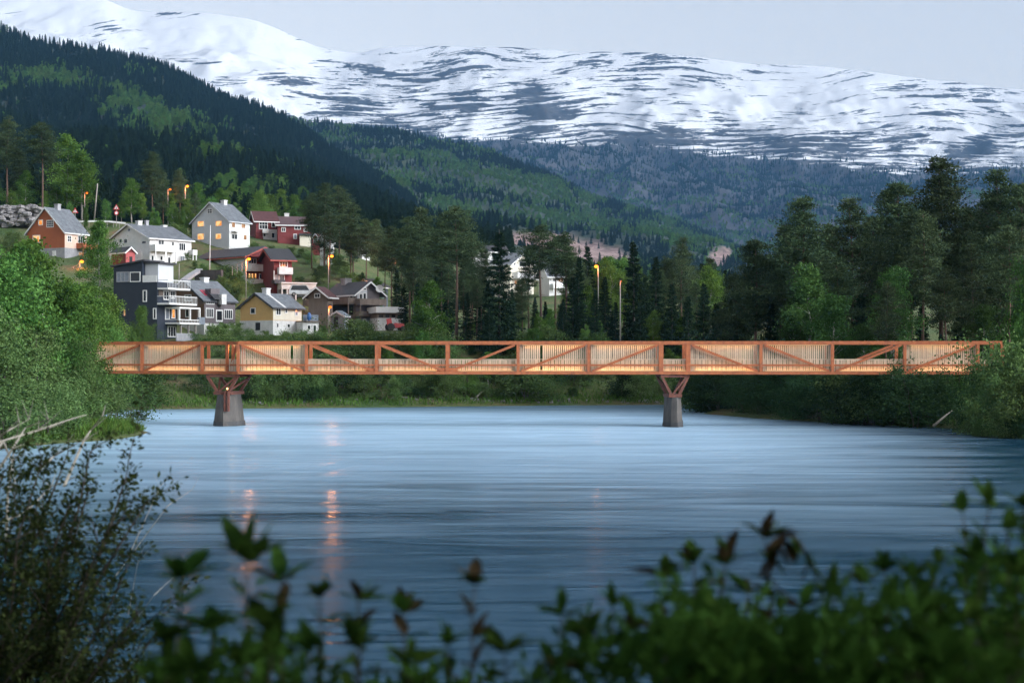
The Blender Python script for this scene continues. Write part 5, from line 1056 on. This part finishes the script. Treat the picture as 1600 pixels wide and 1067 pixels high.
# footpath kerb running down between the houses
fw = MB(); pts_ = [P(312,424,272), P(300,431,266), P(288,440,258), P(280,450,252)]
for a_, b_ in zip(pts_, pts_[1:]): fw.bar(Vector(a_)+Vector((0, 0, 0.2)), Vector(b_)+Vector((0, 0, 0.2)), 1.1, 0.5)
tag(fw.build('garden_wall', M['found']), 'pale low wall slanting down between the white and brown houses', 'wall')
lw = MB().bar(P(306,430,271), P(347,430,268), 0.6, 1.8); tag(lw.build('retaining_wall', M['darkrock']), 'dark stone retaining wall under the flag pole', 'wall')
def car(label, px, py, Y, rz, L=4.4, paint='carpaint', van=False):
    t = thing('parked_car', label, 'car', P(px, py, Y), R(rz)); hl = L/2; hh = 1.9 if van else 1.45
    MB().prism([(-hl, 0.35), (hl, 0.35), (hl, 0.85), (hl-0.9, 0.98), (hl-1.6, hh), (-hl+0.5, hh), (-hl+0.05, 1.0)], -0.85, 0.85).build('body', M[paint], t)
    for s in (-1, 1):
        MB().prism([(hl-1.15, 1.0), (hl-1.68, hh-0.1), (-hl+0.62, hh-0.1), (-hl+0.3, 1.02)], s*0.86, s*0.875).build('side_window', M['glass'], t)
        for x in (-hl+0.85, hl-0.85):
            w = MB().tube([(x, s*0.72, 0.33), (x, s*0.90, 0.33)], [0.33, 0.33], 12).build('wheel', M['tyre'], t); MB().tube([(x, s*0.9, 0.33), (x, s*0.915, 0.33)], [0.2, 0.2], 10).build('rim', M['pole'], w)
        MB().box(hl-0.02, hl+0.02, s*0.75, s*0.45, 0.6, 0.78).build('headlight', M['trim'], t)
car('white car parked under the white garage beside the terraces', 472, 463, 262, 12, 4.6, van=True)
def tractor():
    t = thing('tractor', 'small red tractor before the white flat roofed garage', 'tractor', P(616, 517, 238), R(20))
    MB().prism([(-0.2, 0.5), (1.5, 0.5), (1.5, 1.1), (0.1, 1.25), (-0.2, 1.0)], -0.4, 0.4).build('bonnet', M['tractor'], t); MB().box(-0.9, -0.25, -0.45, 0.45, 0.55, 0.9).build('seat', M['dark'], t)
    MB().bar((-0.7, 0, 0.9), (-0.9, 0, 1.9), 0.8, 0.06).build('roll_bar', M['tractor'], t)
    for x, r in ((-0.7, 0.6), (1.2, 0.38)):
        for s in (-1, 1): MB().tube([(x, s*0.5, r), (x, s*0.75, r)], [r, r], 14).build('wheel', M['tyre'], t)
tractor()
def dish():
    p = P(593, 451, 249); t = thing('satellite_dish', 'white satellite dish on the right gable of the chalet', 'satellite dish', p); mb = MB(); rings = [(0.02, 0.12), (0.3, 0.07), (0.55, -0.06), (0.62, -0.1)]
    v = []; f = []
    for r, y in rings: v += [(math.cos(a*math.pi/6)*r, y, math.sin(a*math.pi/6)*r) for a in range(12)]
    for i in range(3): f += [(i*12+k, i*12+(k+1) % 12, (i+1)*12+(k+1) % 12, (i+1)*12+k) for k in range(12)]
    mb.add(v, f).build('dish', M['trim'], t); MB().tube([(0, 0.1, 0), (0, 0.5, -0.6)], [0.05, 0.05], 6).build('bracket', M['pole'], t)
dish()
mb = MB(); rr_ = random.Random(3)
mb.blob((0, 0, 0.6), (0.35, 0.35, 0.65), rr_, 10, 6, 0.02); bb = mb.build('rain_barrel', M['blue']); bb.location = P(483, 501, 233.5); tag(bb, 'blue barrel on the terrace beside the yellow house', 'barrel')
# scree above the orange house
def stones(name, label, n, pxr, pyr, Yr, rad, seed):
    r = random.Random(seed); mb = MB()
    for i in range(n):
        Y = r.uniform(*Yr); p = P(r.uniform(*pxr), r.uniform(*pyr), Y); q = rad*r.uniform(0.5, 1.3); mb.blob(p, (q*r.uniform(0.8, 1.5), q, q*r.uniform(0.5, 0.9)), r, 6, 4, 0.3)
    tag(mb.build(name, M['rock']), label, 'rocks', kind='stuff')
stones('scree', 'grey and pinkish boulder scree above the orange house', 260, (-20, 62), (323, 352), (322, 326), 0.7, 5)
def shore_stones():
    r = random.Random(8); mb = MB()
    for i in range(130):
        k = r.choice([0, 0, 0, 1, 2])
        if k == 0: px = r.uniform(620, 1060); Y = float(np.interp(px, [330,500,700,1040], [184.5,189,195,199.3]))+r.uniform(-0.4, 1.6)
        elif k == 1: px = r.uniform(330, 620); Y = float(np.interp(px, [330,500,700,1040], [184.5,189,195,199.3]))+r.uniform(-0.3, 1.2)
        else: px = r.uniform(1440, 1600); Y = float(np.interp(px, [1440,1500,1600], [131.5,128,119.5]))+r.uniform(-0.3, 1.5)
        x = PX(px, Y); q = r.uniform(0.10, 0.28); mb.blob((x, Y, gz(x, Y)+q*0.2), (q*r.uniform(0.9, 1.6), q, q*0.7), r, 6, 4, 0.25)
    tag(mb.build('shore_stones', M['rock']), 'small pale stones strewn along the waterline', 'rocks', kind='stuff')
shore_stones()
def drift(label, pts, rad):
    b = Vector(pts[0]); o = MB().tube([Vector(p)-b for p in pts], rad, 6).build('fallen_trunk', M['deadwood'], None, True); o.location = b; tag(o, label, 'trunk')
drift('bare pale trunk slanting from the far bank shrubs', [P(738,628,196), P(748,616,197), P(757,609,198)], [0.16, 0.12, 0.06])
drift('white leaning branch on the near right bank', [P(1458,666,131), P(1474,652,131), P(1488,641,131.5)], [0.12, 0.09, 0.04])
drift('pale leaning trunk under the right bridge bay', [P(1424,655,139), P(1412,620,139), P(1405,588,139.5)], [0.17, 0.14, 0.11])
drift('thin white birch stem under the right bridge bay', [P(1404,640,141), P(1396,612,141), P(1394,586,141)], [0.10, 0.08, 0.07])
# ------------------------------------------------------------------ plants on the near bank
def leafed_branches(rng, paths, per_m, leaf, wr, spread, tw=0.25, droop=0.3):
    """twigs and leaves along branch paths; returns arrays"""
    Cn = []; Dn = []
    for pth in paths:
        pth = [Vector(p) for p in pth]
        for a, b in zip(pth, pth[1:]):
            n = max(1, int((b-a).length*per_m)); d = (b-a).normalized()
            for k in range(n):
                p = a.lerp(b, rng.random()); o = Vector(rng.normal(size=3)); o -= d*o.dot(d)*0.4
                Cn.append(p+o*spread*rng.random()); Dn.append(o.normalized()*0.9+d*0.6+Vector((0, 0, -droop*rng.random())))
    return np.array([tuple(c) for c in Cn]), np.array([tuple(c) for c in Dn])
def curve(a, b, sag, n=6, rng=None, j=0.0):
    a, b = Vector(a), Vector(b); o = []
    for i in range(n+1):
        t = i/n; p = a.lerp(b, t)+Vector((0, 0, sag*math.sin(math.pi*t)))
        if rng is not None and 0 < i: p += Vector(rng.normal(size=3)*j)
        o.append(p)
    return o
def bank_shrub():
    rng = np.random.default_rng(77); base = Vector(P(-110, 1120, 13.5)); base.z = gz(base.x, base.y)-0.1
    root = thing('bank_shrub', 'dark twiggy shrub with small leaves at the lower left corner', 'shrub', base); st = MB(); paths = []
    tips = [(205,735,13),(190,800,13.2),(228,785,12.6),(150,700,13.5),(110,715,14),(60,730,13),(30,760,14),(120,770,13.2),(170,830,12.8),(235,930,12),(210,960,12.4),(140,900,12.6),(90,870,13),(40,850,13.4),(245,990,12),(180,1000,12.6),(200,880,12.2),
            (60,950,13),(120,960,12.5),(20,900,14),(80,1010,13),(150,1050,12.6),(230,1040,12.2),(10,980,13),(40,1040,13),(100,1060,13),(200,1065,12.3),(0,820,14),(70,800,14),(10,730,14.4),(150,760,13.6),(100,830,13.6),(60,1060,12),(130,1010,12),(20,1050,12.4)]
    for i, (px, py, Y) in enumerate(tips):
        tip = Vector(P(px, py, Y)); st0 = base+Vector((rng.normal()*0.12, rng.normal()*0.25, 0.05)); c = curve(st0, tip, rng.uniform(0.05, 0.4), 7, rng, 0.035)
        st.tube([p-base for p in c], [0.022*(1-0.8*k/7)+0.002 for k in range(8)], 4, False); paths.append(c[3:])
        for k in range(7):
            a = c[3].lerp(c[7], rng.uniform(0.0, 1.0)) if rng.random() < 0.3 else c[int(rng.integers(3, 8))]
            d = (c[7]-c[4]).normalized()+Vector(rng.normal(size=3)*0.75); b = a+d*rng.uniform(0.12, 0.42); tw = curve(a, b, -0.02, 3, rng, 0.012)
            st.tube([p-base for p in tw], [0.006, 0.005, 0.004, 0.002], 3, False); paths.append(tw)
    st.build('stems', M['twig'], root)
    Cn, Dn = leafed_branches(rng, paths, 170, 0.05, 0.5, 0.06, droop=0.6); Ls = rng.uniform(0.03, 0.07, len(Cn))
    me = quad_leaves('foliage', Cn-np.array(base), Dn, Ls, Ls*0.5, rng); mobj('foliage', me, M['fgshrub'], root)
bank_shrub()
def bare_shrub():
    rng = np.random.default_rng(5); base = Vector(P(-40, 900, 17)); base.z = gz(base.x, base.y); root = thing('bare_shrub', 'pale leafless branches reaching in from the left edge', 'shrub', base); mb = MB()
    for pts in ([(-30,800),(0,690),(60,672),(110,655),(135,648)], [(-20,760),(20,700),(40,668),(75,655)], [(60,735),(85,712),(125,690)], [(10,840),(12,770),(22,700),(30,660)], [(-10,690),(10,674),(45,655)], [(100,760),(130,690),(142,672),(160,650)], [(-20,720),(5,690),(18,720),(25,760)],
                [(-30,830),(40,800),(80,760),(130,740)], [(200,960),(215,880),(226,850)], [(190,1000),(240,930),(310,865)], [(205,860),(250,760),(262,748)], [(180,900),(262,790),(300,765)]):
        ps = [Vector(P(x, y, 16.5+rng.normal()*0.4))-base for x, y in pts]; n = len(ps); th = 0.017 if pts[-1][0] < 180 else 0.005
        mb.tube(ps, [th*(1-0.75*i/(n-1)) for i in range(n)], 5, False)
        for k in range(4 if th > 0.01 else 1):
            i = int(rng.integers(1, n)); a = ps[i]; mb.tube([a, a+Vector((rng.uniform(-0.1, 0.25), rng.normal()*0.1, rng.uniform(0.0, 0.25)))], [th*0.4, 0.001], 3, False)
    mb.build('branches', M['deadwood'], root)
bare_shrub()

def bank_plant(label, px, py, Y, seed, red=0.0, leafL=0.11, n_side=3, h=None, arch=0, bush=1.0):
    """an upright leafy shoot whose tip stands at (px, py)"""
    rng = np.random.default_rng(seed); tip = Vector(P(px, py, Y)); z0 = gz(tip.x, Y); base = Vector((tip.x+rng.normal()*0.06, Y+rng.normal()*0.05, min(z0, tip.z-0.3)))
    root = thing('bank_plant', label, 'plant', base, 0, 'leafy shoots on the near bank'); st = MB(); Cn = []; Dn = []; Ls = []
    def shoot(a, b, r, sag, whorl):
        N = 18 if r > 0.007 else 8; c = curve(a, b, sag, N, rng, 0.004); st.tube([p-base for p in c], [r*(1-0.7*k/N) for k in range(N+1)], 5, False)
        for k in range(2, N+1):
            for _ in range(3 if k < N else whorl+2):
                d = Vector(rng.normal(size=3)); d.z = abs(d.z)*0.5+(0.55 if k == N else 0.12); d.normalize(); p = c[k]-base
                Cn.append(p); Dn.append(d); Ls.append(leafL*rng.uniform(0.55, 1.15)*(0.7+0.3*k/N))
    shoot(base, tip, 0.009, 0.0 if not arch else 0.12, 6)
    for k in range(n_side):
        a = base.lerp(tip, rng.uniform(0.2, 0.7)); b = a+Vector((rng.normal()*0.10, rng.normal()*0.08, rng.uniform(0.06, 0.20)*max(0.4, (tip.z-a.z)*1.6))); shoot(a, b, 0.005, 0.0, 5)
    if arch:
        c = curve(tip-Vector((0, 0, 0.1)), tip+Vector((arch, 0, -0.12)), 0.12, 8); st.tube([p-base for p in c], [0.004]*9, 4, False)
        for k in range(9):
            for _ in range(2): Cn.append(c[k]-base); Dn.append(Vector((rng.normal()*0.3+0.2, rng.normal()*0.4, -0.6))); Ls.append(leafL*0.6)
    st.build('stem', M['twig'], root); Cn = np.array([tuple(c) for c in Cn]); Dn = np.array([tuple(c) for c in Dn]); Ls = np.array(Ls)
    isr = rng.random(len(Cn)) < red
    for nm, m_, mat in (('leaves', ~isr, 'fgleaf'), ('red_leaves', isr, 'fgred')):
        if m_.any(): lanceolate(nm, Cn[m_], Dn[m_], Ls[m_], rng, mat, root)
def lanceolate(nm, Cn, Dn, Ls, rng, mat, root):
    """folded, drooping leaf of eight faces"""
    V = []; Q = []; rn = []
    for p, d, l in zip(Cn, Dn, Ls):
        d = Vector(d).normalized(); s = d.cross(Vector((0, 0, 1)))
        s = s.normalized() if s.length > 0.05 else Vector((1, 0, 0)); s = (s+Vector(rng.normal(size=3)*0.25)).normalized(); up = s.cross(d).normalized(); p = Vector(p); i0 = len(V); w = l*0.19; dr = rng.uniform(0.02, 0.28)
        for t, ww in ((0.06, 0.15), (0.35, 1.0), (0.68, 0.75), (1.0, 0.04)):
            c = p+d*l*t-Vector((0, 0, 1))*l*dr*t*t
            V += [c-s*w*ww+up*w*ww*0.35, c, c+s*w*ww+up*w*ww*0.35]
        for k in range(3):
            b = i0+3*k; Q += [(b, b+1, b+4, b+3), (b+1, b+2, b+5, b+4)]; q = rng.random(); rn += [q, q]
    mobj(nm, np_mesh(nm, np.array([tuple(v) for v in V]), np.array(Q), {'rnd': ('FACE', 'FLOAT', rn)}, True), M[mat], root)
fg = [(285,905,4.2,0.1,0.13),(382,882,3.9,0.0,0.13),(440,910,4.3,0.3,0.13),(500,935,4.4,0.2,0.11),(330,985,4.0,0.1,0.12),(420,985,3.8,0.0,0.13),(560,940,4.5,0.4,0.10),(630,960,4.4,0.5,0.10),(737,918,4.3,0.75,0.10),(700,1010,4.2,0.3,0.09),(790,1020,4.1,0.2,0.09),(880,965,4.3,0.0,0.085),(955,945,4.4,0.0,0.085),(915,1000,4.1,0.2,0.10),(985,985,4.3,0.1,0.09),
      (1040,905,4.6,0.3,0.10),(1085,880,4.7,0.3,0.11),(1130,885,4.5,0.4,0.10),(1195,842,4.7,0.55,0.11),(1170,930,4.4,0.3,0.10),(1250,950,4.4,0.2,0.10),(1300,930,4.5,0.1,0.09),(1345,915,4.5,0.1,0.09),(1390,895,4.6,0.0,0.09),(1430,905,4.5,0.1,0.09),(1462,880,4.6,0.2,0.09),(1505,800,4.6,0.0,0.095),(1545,790,4.5,0.0,0.10),(1575,830,4.4,0.0,0.10),(1600,790,4.6,0.0,0.10),(1530,880,4.3,0.0,0.10),(1590,900,4.2,0.0,0.10),
      (1120,990,4.2,0.1,0.10),(1210,1000,4.2,0.1,0.10),(1290,1000,4.1,0.0,0.10),(1370,980,4.2,0.0,0.10),(1450,960,4.2,0.0,0.10),(1520,970,4.1,0.0,0.10),(1040,1020,4.1,0.1,0.10),(1590,1000,4.0,0.0,0.11),(480,1020,4.0,0.1,0.11),(560,1015,4.0,0.1,0.11),(260,1000,4.1,0.0,0.12),(640,1040,3.9,0.1,0.10),(860,1040,4.0,0.1,0.09),(1250,1040,3.9,0,0.1),(1340,1045,3.9,0,0.1),(1420,1040,3.9,0,0.1),(1500,1040,3.9,0,0.1),(1580,1050,3.9,0,0.1),(1160,1045,3.9,0,0.1),(380,1045,3.8,0,0.12),(300,1050,3.8,0,0.12)]
fg.sort()
for i, (px, py, Y, red, ll) in enumerate(fg):
    row = 'tall' if py < 940 else ('middle-sized' if py < 1010 else 'low')
    same = [q for q in fg if ('tall' if q[1] < 940 else ('middle-sized' if q[1] < 1010 else 'low')) == row]; j = same.index((px, py, Y, red, ll))+1
    pos = 'leftmost' if j == 1 else ('rightmost' if j == len(same) else ordinal(j)+' from the left')
    bank_plant(f'{row} blurred {"reddish" if red > 0.45 else "green"} shoot at the bottom edge, {pos} of the {row} ones', px, py, Y, 500+i, red, ll*1.12, 8 if py > 930 or px > 1030 else 5, arch=(0.16 if (px, py) == (1195, 842) else 0), bush=1.0)

def undergrowth():
    """the mass of leaves below the single shoots, grown in clumps with gaps between them"""
    rng = np.random.default_rng(91); top = interp([(-60,1060),(230,1075),(300,1015),(420,1005),(520,1025),(600,1060),(700,1095),(800,1095),(850,1050),(920,1000),(1000,1020),(1060,965),(1120,965),(1200,985),(1300,975),(1400,945),(1480,925),(1520,875),(1560,850),(1660,820)])
    Cn = []; Ln = []; Tn = []; Dn = []
    for i in range(300):
        cx = rng.uniform(230, 1650) if i < 130 else rng.uniform(1020, 1650); tp = float(top(cx)); cyy = tp+(1120-tp)*rng.random(); Y = rng.uniform(3.6, 5.3); n = int(rng.uniform(12, 34)); c = np.array(P(cx, cyy, Y)); sp = rng.uniform(0.02, 0.06); l = rng.uniform(0.035, 0.085); tone = rng.random()
        p = c+rng.normal(size=(n, 3))*sp*np.array([1, 1, 1.1]); d = (p-c)*6+rng.normal(size=(n, 3))*0.5+np.array([0, 0, 0.5]); Cn.append(p); Dn.append(d); Ln.append(l*rng.uniform(0.6, 1.15, n)); Tn.append(np.clip(tone*0.6+0.4*rng.random(n), 0, 1))
    Cn = np.concatenate(Cn); Dn = np.concatenate(Dn); Ln = np.concatenate(Ln); Tn = np.concatenate(Tn); k = Cn[:, 2] > ground(Cn[:, 0], Cn[:, 1])+0.02; Cn, Dn, Ln, Tn = Cn[k], Dn[k], Ln[k], Tn[k]
    tag(mobj('undergrowth', quad_leaves('undergrowth', Cn, Dn, Ln, Ln*0.42, rng, Tn), M['fgleaf']), 'dark leafy undergrowth along the bottom edge of the near bank', 'undergrowth', kind='stuff')
undergrowth()
# unseen trees added behind the camera to shade the foreground plants
for i, (x, y, k, v, w) in enumerate(((-4.5, -6.5, 'alder', 0, 1.0), (4.8, -6.0, 'alder', 1, 1.0), (0.5, -9.0, 'spruce', 1, 1.2), (10.5, -4.5, 'alder', 2, 1.0), (-11, -3.0, 'alder', 2, 1.0))):
    r = plant(k, 0, 0, 1, ('unseen leafy tree added for shade behind the viewpoint, on its left', 'unseen leafy tree added for shade behind the viewpoint, on its right', 'unseen dark spruce added for shade straight behind the viewpoint', 'unseen leafy tree added for shade beside the viewpoint, far right', 'unseen leafy tree added for shade beside the viewpoint, far left')[i], 'unseen shade trees added behind the viewpoint', w, 0, v)
    r.location = (x, y, gz(x, y)); r.scale = (1.0, 1.0, 1.15)
# ------------------------------------------------------------------ the evening haze in the valley
def haze():
    hb = MB().box(-8500, 8500, -2500, 9400, -4, 2350); o = hb.build('haze', None); tag(o, 'thin blue evening haze filling the valley', 'haze', kind='stuff')
    m, n, out = new_mat('evening_haze'); v = n.nodes.new('ShaderNodeVolumePrincipled')
    v.inputs['Color'].default_value = (0.22, 0.53, 1.0, 1); v.inputs['Density'].default_value = 0.000046; v.inputs['Anisotropy'].default_value = 0.0
    n.links.new(v.outputs[0], out.inputs['Volume']); o.data.materials.append(m)
haze()
